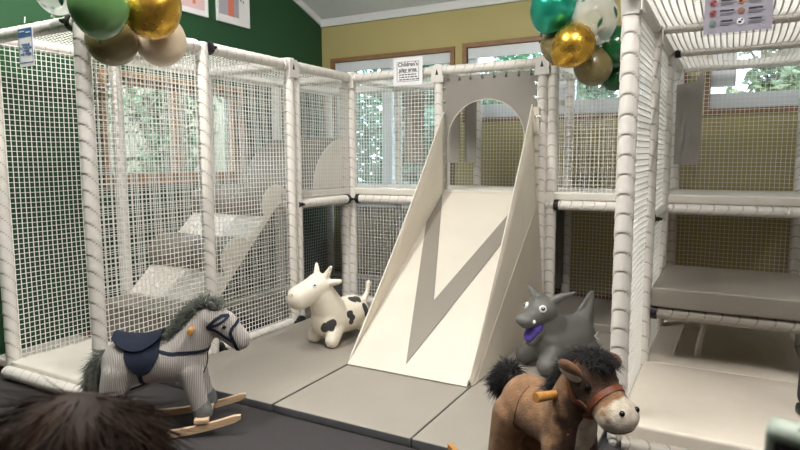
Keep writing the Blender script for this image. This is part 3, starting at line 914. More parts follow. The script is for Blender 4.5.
# ------------------------------------------------------------------ balloons
def balloon_mesh(R, n=36):
    prof = []
    for k in range(25):
        t = PI * k / 24
        z = math.cos(t); r = math.sin(t)
        if z < 0: z *= 1.22; r *= (1 - .10 * abs(z) ** 1.5)
        prof.append((r * R, z * R))
    vs = []; fs = []
    for r, z in prof:
        for k in range(n): vs.append((max(r, .0005) * math.cos(2 * PI * k / n), max(r, .0005) * math.sin(2 * PI * k / n), z))
    for i in range(24):
        for k in range(n): fs.append((i * n + k, (i + 1) * n + k, (i + 1) * n + (k + 1) % n, i * n + (k + 1) % n))
    me = mesh_from('balloon', vs, fs, True)
    return me
kn = MB(); kn.tube([(0, 0, .004), (0, 0, -.006), (0, 0, -.012), (0, 0, -.022)], [.006, .009, .005, .012], 12)
knot_me = kn.mesh('knot', True)
def latex(name, rgb, rough=.15, metal=0, trans=0):
    m, nt, b = new_mat(name)
    b.inputs['Base Color'].default_value = lin(rgb); b.inputs['Roughness'].default_value = rough; b.inputs['Metallic'].default_value = metal
    if trans:
        b.inputs['Subsurface Weight'].default_value = 0
        t = N(nt, 'ShaderNodeBsdfTransparent'); t.inputs['Color'].default_value = (*[min(1, v * 1.05 + .1) for v in lin(rgb)[:3]], 1)
        lw = N(nt, 'ShaderNodeLayerWeight'); lw.inputs['Blend'].default_value = .35
        mr = N(nt, 'ShaderNodeMapRange'); mr.inputs['To Min'].default_value = trans; mr.inputs['To Max'].default_value = trans * .15
        nt.links.new(lw.outputs['Facing'], mr.inputs['Value'])
        mx = N(nt, 'ShaderNodeMixShader')
        nt.links.new(mr.outputs['Result'], mx.inputs['Fac']); nt.links.new(b.outputs[0], mx.inputs[1]); nt.links.new(t.outputs[0], mx.inputs[2])
        nt.links.new(mx.outputs[0], nt.nodes['Material Output'].inputs['Surface'])
    nz = N(nt, 'ShaderNodeTexNoise'); nz.inputs['Scale'].default_value = 4
    mr = N(nt, 'ShaderNodeMapRange'); mr.inputs['To Min'].default_value = rough * .8; mr.inputs['To Max'].default_value = rough * 1.25
    nt.links.new(nz.outputs['Fac'], mr.inputs['Value']); nt.links.new(mr.outputs['Result'], b.inputs['Roughness'])
    return m
B_green = latex('green_latex', (96, 140, 84), .12)
B_olive = latex('olive_latex', (120, 108, 70), .25)
B_gold = latex('gold_chrome', (214, 168, 70), .27, .9)
B_cream = latex('cream_latex', (228, 208, 180), .3)
B_clear = latex('clear_latex', (236, 238, 236), .08, 0, .72)
B_teal = latex('teal_chrome', (40, 160, 134), .22, .6)
B_dark = latex('dark_green_latex', (20, 84, 44), .15)
B_lime = latex('lime_latex', (140, 150, 50), .2)
leafm = mat('green_leaf_print', (34, 96, 72), .4, var=.2)
def balloon(pos, R, m, tilt, label, grp, leaves=False):
    r = empty('balloon', pos, 0, label, 'balloon', grp)
    r.rotation_euler = tilt
    o = add('skin', balloon_mesh(R), m, r)
    k = add('knot', knot_me.copy(), m, r, (0, 0, -R * 1.2))
    if leaves:
        rd = random.Random(5); b = MB()
        for q_ in range(14):
            d = Vector((rd.gauss(.1, .35), rd.gauss(-.6, .3), (-.75 if q_ % 2 else .7) + rd.gauss(0, .22))).normalized()
            u = d.orthogonal().normalized(); u.rotate(Matrix.Rotation(rd.uniform(0, 6.28), 3, d)); w_ = d.cross(u)
            s = R * rd.uniform(.14, .28)
            b._add([(d * R * 1.004 + u * s * a + w_ * s * c_) .normalized() * R * 1.006 * (1 if d.z > -.2 else 1.05) for a, c_ in ((-1, 0), (-.3, .32), (.4, .26), (1, 0), (.4, -.26), (-.3, -.32))], [(0, 1, 2, 3, 4, 5)])
        add('leaf_print', b.mesh('leaf'), leafm, o)
    return r
GA, GB = 'balloon cluster on the left corner post', 'balloon cluster by the right tower'
balloon((-2.748, 1.953, 2.153), .1395, B_green, (.3, .5, 0), 'light green balloon at the front of the left cluster', GA)
balloon((-3.002, 2.20, 2.050), .136, B_olive, (-.2, -2.7, 0), 'olive balloon at the bottom of the left cluster', GA)
balloon((-2.703, 2.225, 2.172), .141, B_gold, (.2, -2.2, 0), 'shiny gold balloon of the left cluster', GA)
balloon((-2.90, 2.439, 2.077), .141, B_cream, (-.4, -2.6, 0), 'cream balloon at the lower right of the left cluster, behind the gold one', GA)
balloon((-3.19, 2.04, 2.333), .135, B_clear, (.1, .6, 0), 'clear balloon with green leaf print at the top left of the left cluster', GA, True)
balloon((-2.86, 2.36, 2.40), .13, B_olive, (0, .2, 0), 'olive balloon at the top of the left cluster, above the gold one', GA)
balloon((-1.149, 4.321, 2.455), .160, B_teal, (.2, .5, 0), 'shiny teal balloon at the top left of the right cluster', GB)
balloon((-.888, 4.398, 2.372), .160, B_clear, (0, -.25, 0), 'clear balloon with green leaf print in the right cluster', GB, True)
balloon((-.987, 4.262, 2.170), .144, B_gold, (.1, .9, 0), 'shiny gold balloon in the middle of the right cluster', GB)
balloon((-1.125, 4.48, 2.200), .132, B_olive, (.1, 1.9, 0), 'olive balloon at the left of the right cluster, behind the gold one', GB)
balloon((-.908, 4.519, 2.052), .136, B_olive, (.1, 2.9, 0), 'olive balloon at the bottom of the right cluster', GB)
balloon((-.771, 4.611, 2.190), .150, B_dark, (0, -1.6, 0), 'dark green balloon beside the corner post of the right tower', GB)
balloon((-.800, 4.765, 2.00), .10, B_dark, (0, -2.6, 0), 'small dark green balloon half hidden behind the right corner post', GB)
balloon((-1.09, 4.46, 2.33), .10, B_lime, (0, .6, 0), 'small lime green balloon peeping between the teal and gold ones', GB)
def ribbon(p, q, label):
    b = MB(); P, Q = Vector(p), Vector(q)
    b.tube([P.lerp(Q, t / 10) + Vector((math.sin(t * 1.7) * .008, math.cos(t * 1.3) * .008, 0)) for t in range(11)], .003, 6)
    tag(add('ribbon', b.mesh('ribbon', True), M['paper']), label, 'ribbon')
ribbon((-.888, 4.37, 2.185), (-.885, 4.36, 2.08), 'short white ribbon hanging below the clear balloon of the right cluster')

# ------------------------------------------------------------------ soft animals: helpers
from mathutils.bvhtree import BVHTree
def bvh(me):
    return BVHTree.FromPolygons([v.co for v in me.vertices], [p.vertices for p in me.polygons])
def strap(tree, pts, width, thick=.004, closed=False, sub=6):
    """flat band laid on a body along rough points"""
    pts = [Vector(p) for p in pts]; dense = []
    nseg = len(pts) if closed else len(pts) - 1
    for i in range(nseg):
        for k in range(sub): dense.append(pts[i].lerp(pts[(i + 1) % len(pts)], k / sub))
    if not closed: dense.append(pts[-1])
    P = []; NN = []
    for p in dense:
        c, n_, _, _ = tree.find_nearest(p); P.append(c); NN.append(n_)
    vs = []; fs = []; L = len(P)
    for i in range(L):
        a = P[i - 1] if (i or closed) else P[i]; z = P[(i + 1) % L] if (i < L - 1 or closed) else P[i]
        t = (z - a).normalized(); w_ = NN[i].cross(t).normalized() * width / 2
        q = P[i]
        vs += [q + w_ - NN[i] * thick, q + w_ + NN[i] * thick, q - w_ + NN[i] * thick, q - w_ - NN[i] * thick]
    for i in range(L if closed else L - 1):
        j = (i + 1) % L
        for m in range(4): fs.append((i * 4 + m, i * 4 + (m + 1) % 4, j * 4 + (m + 1) % 4, j * 4 + m))
    if not closed: fs += [(0, 1, 2, 3), (L * 4 - 1, L * 4 - 2, L * 4 - 3, L * 4 - 4)]
    b = MB(); b._add(vs, fs)
    return b.mesh('strap', True)
def eye(parent, p, r, ring=None, dirv=(0, 0, 1), name='eye', white=False):
    d = Vector(dirv).normalized(); rot = d.to_track_quat('Z', 'Y').to_matrix()
    b = MB(); b.ball(p, (r, r, r * .6), 16, rot)
    o = add(name, b.mesh('eye', True), M['paper'] if white else M['gloss_black'], parent)
    if white:
        b = MB(); b.ball(Vector(p) + d * r * .35, (r * .58, r * .58, r * .4), 14, rot); add('pupil', b.mesh('pupil', True), M['gloss_black'], o)
        b = MB(); b.ball(Vector(p) + d * r * .68 + Vector((0, 0, r * .15)), r * .14, 8); add('glint', b.mesh('glint', True), M['paper'], o)
    return o
M['gloss_black'] = mat('glossy_black_bead', (14, 13, 13), .12, var=.1)
M['navy'] = mat('navy_felt', (15, 27, 48), .9, var=.2, scale=60, bump=.3, bscale=250)
M['cord_grey'] = corduroy('grey_corduroy', (178, 172, 167))
M['fur_grey'] = mat('grey_green_fur', (122, 126, 116), .9, rgb2=(84, 90, 84), scale=30)
M['felt_grey'] = mat('grey_felt', (104, 106, 106), .9, var=.15, scale=60)
M['fur_black'] = mat('black_fur', (20, 19, 20), .85, var=.2, scale=30, sheen=.1)
M['leather'] = mat('red_brown_leather', (120, 66, 44), .5, var=.2, scale=30)
M['plush_tan'] = mat('tan_plush', (200, 190, 174), .9, var=.12, scale=30, bump=.6, bscale=160, sheen=.1)
M['plush_brown'] = mat('brown_plush', (104, 70, 46), .9, var=.3, scale=14, bump=.7, bscale=150, sheen=.08)

def rockers(parent, s0, s1, half, z0, curve, smid, m, w_=.022, h=.036):
    for sgn in (-1, 1):
        n = 28; vs = []; fs = []
        for k in range(n + 1):
            s = s0 + (s1 - s0) * k / n
            zb = z0 + curve * (s - smid) ** 2
            hh = h * (1 if 0 < k < n else .55)
            for yy, zz in ((-w_ / 2, 0), (w_ / 2, 0), (w_ / 2, hh), (-w_ / 2, hh)):
                vs.append((s, sgn * half + yy, zb + zz + (0 if hh == h else h * .2)))
        for k in range(n):
            for q in range(4): fs.append((k * 4 + q, k * 4 + (q + 1) % 4, k * 4 + 4 + (q + 1) % 4, k * 4 + 4 + q))
        fs += [(0, 1, 2, 3), (n * 4 + 3, n * 4 + 2, n * 4 + 1, n * 4)]
        b = MB(); b._add(vs, fs); add('rocker', b.mesh('rocker'), m, parent)

# ------------------------------------------------------------------ grey corduroy rocking horse
GH = empty('rocking_horse', (-2.6, 2.03, 0), math.radians(38), 'grey corduroy rocking horse with a navy saddle and beech rockers', 'rocking horse')
sh = [('c', (-.105, 0, .368), .116, (.15, 0, .362), .116), ('e', (-.12, 0, .362), (.12, .122, .125)), ('e', (.17, 0, .37), (.115, .115, .128)),
      ('c', (.18, 0, .42), .105, (.285, 0, .565), .076), ('c', (.30, 0, .574), .082, (.37, 0, .545), .074), ('c', (.36, 0, .55), .074, (.452, 0, .455), .058)]
for y in (-1, 1):
    sh += [('c', (.205, y * .062, .32), .062, (.255, y * .085, .125), .043), ('c', (-.15, y * .062, .33), .075, (-.205, y * .085, .125), .045)]
hb = blob(sh, .009, 10)
add('body', hb, M['cord_grey'], GH); T = bvh(hb)
for y in (-1, 1):
    for s, sx in ((.262, .012), (-.208, -.012)):
        b = MB(); b.tube([(s - sx, y * .085, .142), (s, y * .086, .12), (s + sx * .4, y * .088, .095), (s + sx * .4, y * .088, .083)], [.047, .05, .05, .044], 18); add('hoof', b.mesh('hoof', True), M['felt_grey'], GH)
for y in (-1, 1):
    b = MB(); b.ball((.325, y * .052, .648), (.02, .013, .04), 14, Euler((y * -.45, -.35, 0)).to_matrix()); add('ear', b.mesh('ear', True), M['felt_grey'], GH)
    eye(GH, T.find_nearest(Vector((.385, y * .08, .545)))[0], .0105, dirv=(.3, y, .1))
    b = MB(); b.cyl((.225, y * .05, .545), (.225, y * .145, .545), .0135, .0145, 16); add('handle_peg', b.mesh('peg', True), M['honey'], GH)
# saddle draped over the back
def drape(prof, r, thick, cz_=.37, n=26):
    vs = []; fs = []; K = 20
    for i, (s, am, lift) in enumerate(prof):
        for side_ in (0, 1):
            for k in range(K + 1):
                a = -am + 2 * am * k / K
                q = Vector((s, math.sin(a), math.cos(a)))
                base = T.ray_cast(Vector((s, q.y * .4, cz_ + q.z * .4)), Vector((0, -q.y, -q.z)))[0]
                rr_ = r
                vs.append((s, (rr_ + thick * side_ + lift * max(0, math.cos(a))) * math.sin(a), cz_ + (rr_ + thick * side_ + lift * max(0, math.cos(a))) * math.cos(a)))
    S = 2 * (K + 1)
    for i in range(len(prof) - 1):
        for k in range(K):
            a = i * S + k; fs.append((a, a + S, a + S + 1, a + 1)); a += K + 1; fs.append((a, a + 1, a + S + 1, a + S))
        for k in (0, K):
            a = i * S + k; fs.append((a, a + S, a + S + K + 1, a + K + 1))
    for i in (0, len(prof) - 1):
        for k in range(K): a = i * S + k; fs.append((a, a + 1, a + K + 2, a + K + 1))
    b = MB(); b._add(vs, fs); return b.mesh('drape', True)
flap = [(-.10 + .165 * k / 14, math.radians(46 + 64 * math.sin(PI * (k + .6) / 15.2) ** .6), .0) for k in range(15)]
sd = add('saddle', drape(flap, .119, .008), M['navy'], GH)
seat = [(-.165 + .235 * k / 14, math.radians(18 + 36 * math.sin(PI * (k + .5) / 15) ** .7), .022 * (abs(k - 7) / 7) ** 2 + .006) for k in range(15)]
add('saddle_seat', drape(seat, .124, .012), M['navy'], sd)
add('girth_strap', strap(T, [(-.03, .13 * math.sin(a), .37 + .13 * math.cos(a)) for a in [2 * PI * k / 16 for k in range(16)]], .02, .003, True), M['navy'], GH)
add('breast_strap', strap(T, [(.06, -.1, .45), (.13, -.12, .435), (.2, -.12, .43), (.27, -.09, .42), (.31, 0, .42), (.27, .09, .42), (.2, .12, .43), (.13, .12, .435), (.06, .1, .45)], .017, .004), M['navy'], GH)
add('chest_strap', strap(T, [(.31, 0, .42), (.30, 0, .38), (.29, 0, .33), (.25, 0, .27)], .016, .004), M['navy'], GH)
br = add('bridle', strap(T, [(.425 - .02 * math.cos(a), .07 * math.sin(a), .465 + .065 * math.cos(a)) for a in [2 * PI * k / 14 for k in range(14)]], .016, .004, True), M['navy'], GH)
for y in (-1, 1):
    add('cheek_strap', strap(T, [(.425, y * .06, .46), (.38, y * .07, .49), (.335, y * .085, .525), (.30, y * .085, .545)], .014, .004), M['navy'], br)
    add('cheek_strap', strap(T, [(.30, y * .085, .545), (.34, y * .08, .585), (.375, y * .06, .605), (.40, y * .03, .59)], .017, .0045), M['navy'], br)
    add('cheek_strap', strap(T, [(.30, y * .085, .545), (.345, y * .09, .555), (.385, y * .075, .58), (.40, y * .045, .59)], .014, .004), M['navy'], br)
roots = []
crest = [(.10, .475), (.15, .53), (.205, .605), (.26, .645), (.31, .655), (.355, .625)]
for _ in range(3600):
    t = random.random() * 4.999; i = int(t); f = t - i
    s = crest[i][0] * (1 - f) + crest[i + 1][0] * f; z = crest[i][1] * (1 - f) + crest[i + 1][1] * f
    p, n_, _, _ = T.find_nearest(Vector((s, random.gauss(0, .022), z)))
    roots.append((p, (n_.x * .8 - .15, random.gauss(0, .3), n_.z + .35), 1.0 if 0 < i < 4 else .75))
add('mane', fluff(roots, .074, .0020, 3, .3, .35), M['fur_grey'], GH)
roots = []
for _ in range(3000):
    t = random.random()
    p = Vector((-.215 - .075 * t ** .7 + .02 * t * t, random.gauss(0, .018 + .022 * t), .43 - .20 * t))
    roots.append((p, (-.75 + .3 * t, random.gauss(0, .5), -.65), 1.15))
add('tail', fluff(roots, .075, .0022, 3, .32, .3), M['fur_grey'], GH)
rockers(GH, -.46, .46, .145, .004, .33, 0, M['beech'])
for s in (.266, -.212):
    b = MB(); zz = .033 + .33 * s * s
    b.box((s, 0, zz + .028), (.07, .33, .022), bev=.004); add('cross_bar', b.mesh('bar'), M['beech'], GH)
for y in (-1, 1):
    for s in (.27, -.212):
        b = MB(); b.cyl((s, y * .11, .06), (s + .01, y * .088, .095), .02, .018, 12); add('foot_block', b.mesh('fb', True), M['beech'], GH)

# ------------------------------------------------------------------ brown plush rocking horse
BH = empty('rocking_horse', (-.703, 2.314, 0), math.radians(-32), 'brown plush rocking horse with black mane, tan muzzle and red-brown bridle', 'rocking horse')
sh = [('c', (.03, 0, .415), .106, (.24, 0, .41), .106), ('e', (.03, 0, .42), (.108, .112, .116)), ('e', (.25, 0, .415), (.105, .108, .12)),
      ('c', (.26, 0, .46), .10, (.32, 0, .60), .082), ('e', (.36, 0, .625), (.088, .084, .09)), ('c', (.40, 0, .585), .074, (.47, 0, .535), .064), ('e', (.475, 0, .537), (.068, .077, .063))]
for y in (-1, 1):
    sh += [('c', (.26, y * .06, .36), .06, (.29, y * .085, .13), .043), ('c', (.0, y * .06, .375), .08, (-.05, y * .085, .13), .05)]
bb = blob(sh, .009, 10)
def light(v):
    a = 1 - max(0, (Vector((v.x - .475, v.y, (v.z - .53))).length - .060) / .03)
    # pale chest below the jaw
    c = 1 - max(0, (Vector(((v.x - .37) * .9, v.y * 1.3, (v.z - .40) * .5)).length - .05) / .04)
    m_ = max(a, c)
    return max(0, min(1, m_ + mnoise.noise(Vector(v) * 40) * .12))
def darkf(v):
    d = 1 - max(0, (Vector(((v.x - .38), v.y * .8, v.z - .625)).length - .05) / .08)
    e = 1 - max(0, (Vector(((v.x - .33) * .9, v.y * .8, (v.z - .42) * .6)).length - .05) / .1)
    return max(0, min(1, max(d, e * .8) + mnoise.noise(Vector(v) * 18) * .25))
set_attr(bb, 'pale', light); set_attr(bb, 'dark', darkf)
m_b = attr_mat('brown_plush_body', (134, 99, 69), (70, 43, 26), 'dark', .9, [((204, 193, 176), 'pale', .42, .55)], var=.35, bump=.8, bscale=150, sheen=.08)
add('body', bb, m_b, BH); T = bvh(bb)
# short pile all over
pile = []
for p in random.sample(range(len(bb.vertices)), min(len(bb.vertices), 9000)):
    v = bb.vertices[p]
    if v.co.z > .2: pile.append(v)
for y in (-1, 1):
    for s, sx in ((.293, .01), (-.055, -.01)):
        b = MB(); b.tube([(s - sx, y * .085, .145), (s, y * .087, .12), (s + sx * .3, y * .088, .10), (s + sx * .3, y * .088, .09)], [.048, .051, .05, .044], 18); add('hoof', b.mesh('hoof', True), M['plush_brown'], BH)
    # ear: brown cup with a pale rim and lining
    c = Vector((.345, y * .092, .672)); R_ = Euler((y * -.5, .35, y * -.25)).to_matrix() if y < 0 else Euler((y * -.9, .0, .5)).to_matrix()
    b = MB(); b.ball(c, (.05, .018, .038), 18, R_); eo = add('ear', b.mesh('ear', True), M['plush_brown'], BH)
    b = MB(); b.ball(c + Vector((.0, -y * .001, -.0105)), (.047, .015, .036), 18, R_); tag(add('ear_lining', b.mesh('lining', True), M['plush_tan'], eo), 'pale ear lining')
    eye(BH, T.find_nearest(Vector((.412, y * .085, .625)))[0], .0135, dirv=(.6, y, .2))
    b = MB(); b.cyl((.265, y * .06, .55), (.265, y * (.175 if y < 0 else .185), .56), .0165, .018, 18); add('handle_peg', b.mesh('peg', True), M['honey'], BH)
    b = MB(); b.ball(T.find_nearest(Vector((.53, y * .038, .572)))[0], (.010, .010, .010), 12); add('nostril', b.mesh('nostril', True), M['gloss_black'], BH)
add('mouth_line', strap(T, [(.48, -.06, .50), (.52, -.03, .50), (.53, 0, .498), (.52, .03, .50), (.48, .06, .50)], .004, .0015), M['plush_brown'], BH)
br = add('bridle', strap(T, [(.425 + .05 * math.cos(a), .1 * math.sin(a), .568 + .075 * math.cos(a)) for a in [2 * PI * k / 16 for k in range(16)]], .02, .004, True), M['leather'], BH)
for y in (-1, 1):
    add('cheek_strap', strap(T, [(.395, y * .09, .53), (.36, y * .1, .56), (.335, y * .1, .60), (.318, y * .1, .64), (.312, y * .085, .68), (.318, y * .05, .71), (.322, 0, .73)], .018, .004), M['leather'], br)
M['seam'] = mat('dark_seam_thread', (62, 40, 28), .9, var=.1)
for y in (-1, 1):
    add('seam', strap(T, [(.09, y * .05, .54), (.085, y * .1, .50), (.08, y * .115, .44), (.07, y * .11, .37), (.10, y * .1, .31)], .0035, .0015), M['seam'], BH)
roots = []
crest = [(.20, .535), (.225, .59), (.25, .65), (.285, .695), (.335, .718), (.385, .712), (.42, .69)]
for _ in range(5200):
    t = random.random() * 5.999; i = int(t); f = t - i
    s = crest[i][0] * (1 - f) + crest[i + 1][0] * f; z = crest[i][1] * (1 - f) + crest[i + 1][1] * f
    p, n_, _, _ = T.find_nearest(Vector((s, random.gauss(0, .026), z)))
    roots.append((p, (n_.x * .7 + (.25 if i > 3 else -.15), random.gauss(0, .45), n_.z * .8 + .1), 1.0))
add('mane', fluff(roots, .058, .0019, 3, .35, .6), M['fur_black'], BH)
roots = []
for _ in range(4200):
    d = Vector((random.gauss(0, 1), random.gauss(0, 1), random.gauss(0, 1))).normalized() * random.random() ** .5
    t = random.random()
    c = Vector((-.06 - .055 * t, 0, .535 - .075 * t))
    roots.append((c + Vector((-.02, 0, -.01)) + d * .034, (d.x - .45, d.y, d.z - .35), .9))
add('tail', fluff(roots, .062, .0019, 3, .3, .35), M['fur_black'], BH)
rockers(BH, -.335, .58, .135, .004, .45, .12, M['honey'])
for s in (.30, -.058):
    b = MB(); zz = .036 + .45 * (s - .12) ** 2
    b.box((s, 0, zz + .03), (.07, .31, .024), bev=.004); add('cross_bar', b.mesh('bar'), M['honey'], BH)
    for y in (-1, 1):
        b = MB(); b.cyl((s, y * .1, .06), (s, y * .088, .1), .02, .018, 12); add('foot_block', b.mesh('fb', True), M['honey'], BH)

# ------------------------------------------------------------------ white cow hopper
CW = empty('cow_hopper', (-2.535, 3.60, .05), math.radians(-104), 'white bouncy cow hopper with charcoal patches on the grey mat', 'hopper toy')
CW.scale = (1.05, 1.05, 1.05)
hr = Matrix.Rotation(math.radians(-6), 4, 'Z'); hp = Vector((.12, 0, 0))
def hd(x, y, z): return tuple(hr @ (Vector((x, y, z)) - hp) + hp)
zo = -.05
sh = [('c', (-.16, 0, .235 + zo), .125, (.06, 0, .225 + zo), .128), ('c', (.05, 0, .27 + zo), .125, (.13, 0, .42 + zo), .095),
      ('e', hd(.145, 0, .475 + zo), (.10, .095, .09)), ('c', hd(.19, 0, .455 + zo), .088, hd(.305, 0, .415 + zo), .084)]
for y in (-1, 1):
    sh += [('c', (.06, y * .07, .17 + zo), .062, (.115, y * .095, .10 + zo), .05), ('c', (-.2, y * .08, .16 + zo), .06, (-.225, y * .1, .10 + zo), .05),
           ('c', hd(.12, y * .055, .545 + zo), .026, hd(.10, y * .088, .612 + zo), .013), ('c', hd(.10, y * .08, .50 + zo), .026, hd(.075, y * .155, .52 + zo), .018)]
sh += [('c', (-.27, 0, .29 + zo), .03, (-.315, 0, .35 + zo), .019), ('c', (-.315, 0, .35 + zo), .019, (-.33, 0, .41 + zo), .018), ('e', (-.33, 0, .42 + zo), (.022, .022, .026))]
cm = blob(sh, .008, 7)
spots = [(-.12, .05, .345, .034), (-.155, .06, .335, .03), (-.19, .115, .28, .034), (-.205, .12, .245, .032), (-.03, .125, .27, .030), (-.045, .13, .235, .028), (-.04, .125, .205, .024), (.12, .095, .225, .034), (.15, .065, .20, .034), (.12, .09, .195, .026),
         (-.03, -.12, .28, .045), (-.2, -.12, .26, .05), (.1, -.12, .22, .04), (.02, .0, .11, .05), (-.06, -.07, .34, .03)]
def sf(v):
    best = 0
    for x, y, z, r in spots:
        d = (Vector(v) - Vector((x, y, z + zo))).length
        best = max(best, 1 - .5 * d / (r * (1 + .45 * mnoise.noise(Vector(v) * 22 + Vector((x * 90, 0, 0))))))
    return max(0, best)
set_attr(cm, 'spot', sf)
mc = attr_mat('white_rubber_charcoal_patches', (238, 230, 214), (62, 62, 64), 'spot', .38, None, .04)
for nd in mc.node_tree.nodes:
    if nd.type == 'MAP_RANGE': nd.inputs['From Min'].default_value = .49; nd.inputs['From Max'].default_value = .51
add('body', cm, mc, CW); T = bvh(cm)
for y in (-1, 1):
    p, n_, _, _ = T.find_nearest(Vector(hd(.225, y * .075, .50 + zo))); eye(CW, p, .0155, dirv=n_, white=True)
    p, n_, _, _ = T.find_nearest(Vector(hd(.40, y * .034, .455 + zo)))
    b = MB(); q = n_.to_track_quat('Z', 'Y').to_matrix()
    b.tube([p + q @ Vector((.012 * math.cos(a), .009 * math.sin(a), .001)) for a in [2 * PI * k / 12 for k in range(12)]], .0016, 6, closed=True)
    add('nostril', b.mesh('nostril', True), M['gloss_black'], CW)

# ------------------------------------------------------------------ grey dragon hopper
DH = empty('dragon_hopper', (-.90, 3.885, .05), math.atan2(-.77, -.64), 'grey bouncy dragon hopper with an open purple mouth on the grey mat', 'hopper toy')
dr = Matrix.Rotation(math.radians(20), 4, 'Z'); dp = Vector((.17, 0, 0))
def dh(x, y, z): return tuple(dr @ (Vector((x, y, z)) - dp) + dp)
sh = [('c', (-.055, 0, .24 + zo), .145, (.12, 0, .225 + zo), .135), ('c', (.11, 0, .28 + zo), .115, (.19, 0, .42 + zo), .092),
      ('e', dh(.205, 0, .445 + zo), (.105, .102, .092)), ('c', dh(.26, 0, .425 + zo), .072, dh(.37, 0, .40 + zo), .048), ('e', dh(.38, 0, .408 + zo), (.05, .064, .04), (0, 0, math.radians(20))),
      ('c', dh(.20, 0, .36 + zo), .062, dh(.315, 0, .262 + zo), .036)]
for y in (-1, 1):
    sh += [('c', (.17, y * .08, .17 + zo), .075, (.235, y * .12, .113 + zo), .063), ('c', (-.1, y * .09, .17 + zo), .08, (-.115, y * .125, .113 + zo), .063),
           ('c', dh(.18, y * .06, .505 + zo), .032, dh(.155, y * .115, .54 + zo), .026), ('c', dh(.155, y * .115, .54 + zo), .026, dh(.12, y * .18, .572 + zo), .010)]
sh += [('c', (-.11, 0, .31 + zo), .085, (-.165, 0, .40 + zo), .042), ('c', (-.165, 0, .40 + zo), .042, (-.205, 0, .515 + zo), .013)]
for k in range(5):
    t = k / 4; sh.append(('e', (-.108 - .075 * t, 0, .415 + .095 * t + zo), (.020, .014, .03), (0, -.9, 0)))
for k in range(4):
    t = k / 3; sh.append(('e', dh(.26 - .08 * t, 0, .525 + .01 * math.sin(3 * t) + zo), (.014, .011, .02)))
dm = blob(sh, .008, 6)
add('body', dm, mat('grey_rubber', (98, 98, 95), .5, var=.12, scale=8, bump=.1, bscale=80), DH); T = bvh(dm)
M['purple'] = mat('purple_rubber', (86, 66, 168), .5, var=.1)
b = MB(); b.ball(dh(.315, 0, .315 + zo), (.062, .042, .03), 18, (Euler((0, .7, math.radians(20)))).to_matrix()); b.ball(dh(.28, 0, .345 + zo), (.06, .056, .036), 18, Euler((0, .5, math.radians(20))).to_matrix())
tag(add('tongue', b.mesh('tongue', True), M['purple'], DH), 'purple open mouth')
for y in (-1, 1):
    p, n_, _, _ = T.find_nearest(Vector(dh(.285, y * .065, .475 + zo))); eye(DH, p, .024, dirv=n_, white=True)
    p, n_, _, _ = T.find_nearest(Vector(dh(.365, y * .08, .405 + zo))); b = MB(); b.ball(p, (.012, .012, .012), 14); add('nostril', b.mesh('nostril', True), M['paper'], DH)
p, n_, _, _ = T.find_nearest(Vector((-.15, .16, .27 + zo)))
b = MB()
for k in range(6): b.tube([p, p + n_ * .02 + Vector((random.gauss(0, .012), random.gauss(0, .012), random.gauss(0, .015)))], [.003, .002], 6)
tag(add('valve_tag', b.mesh('tag', True), M['paper'], DH), 'white tag')
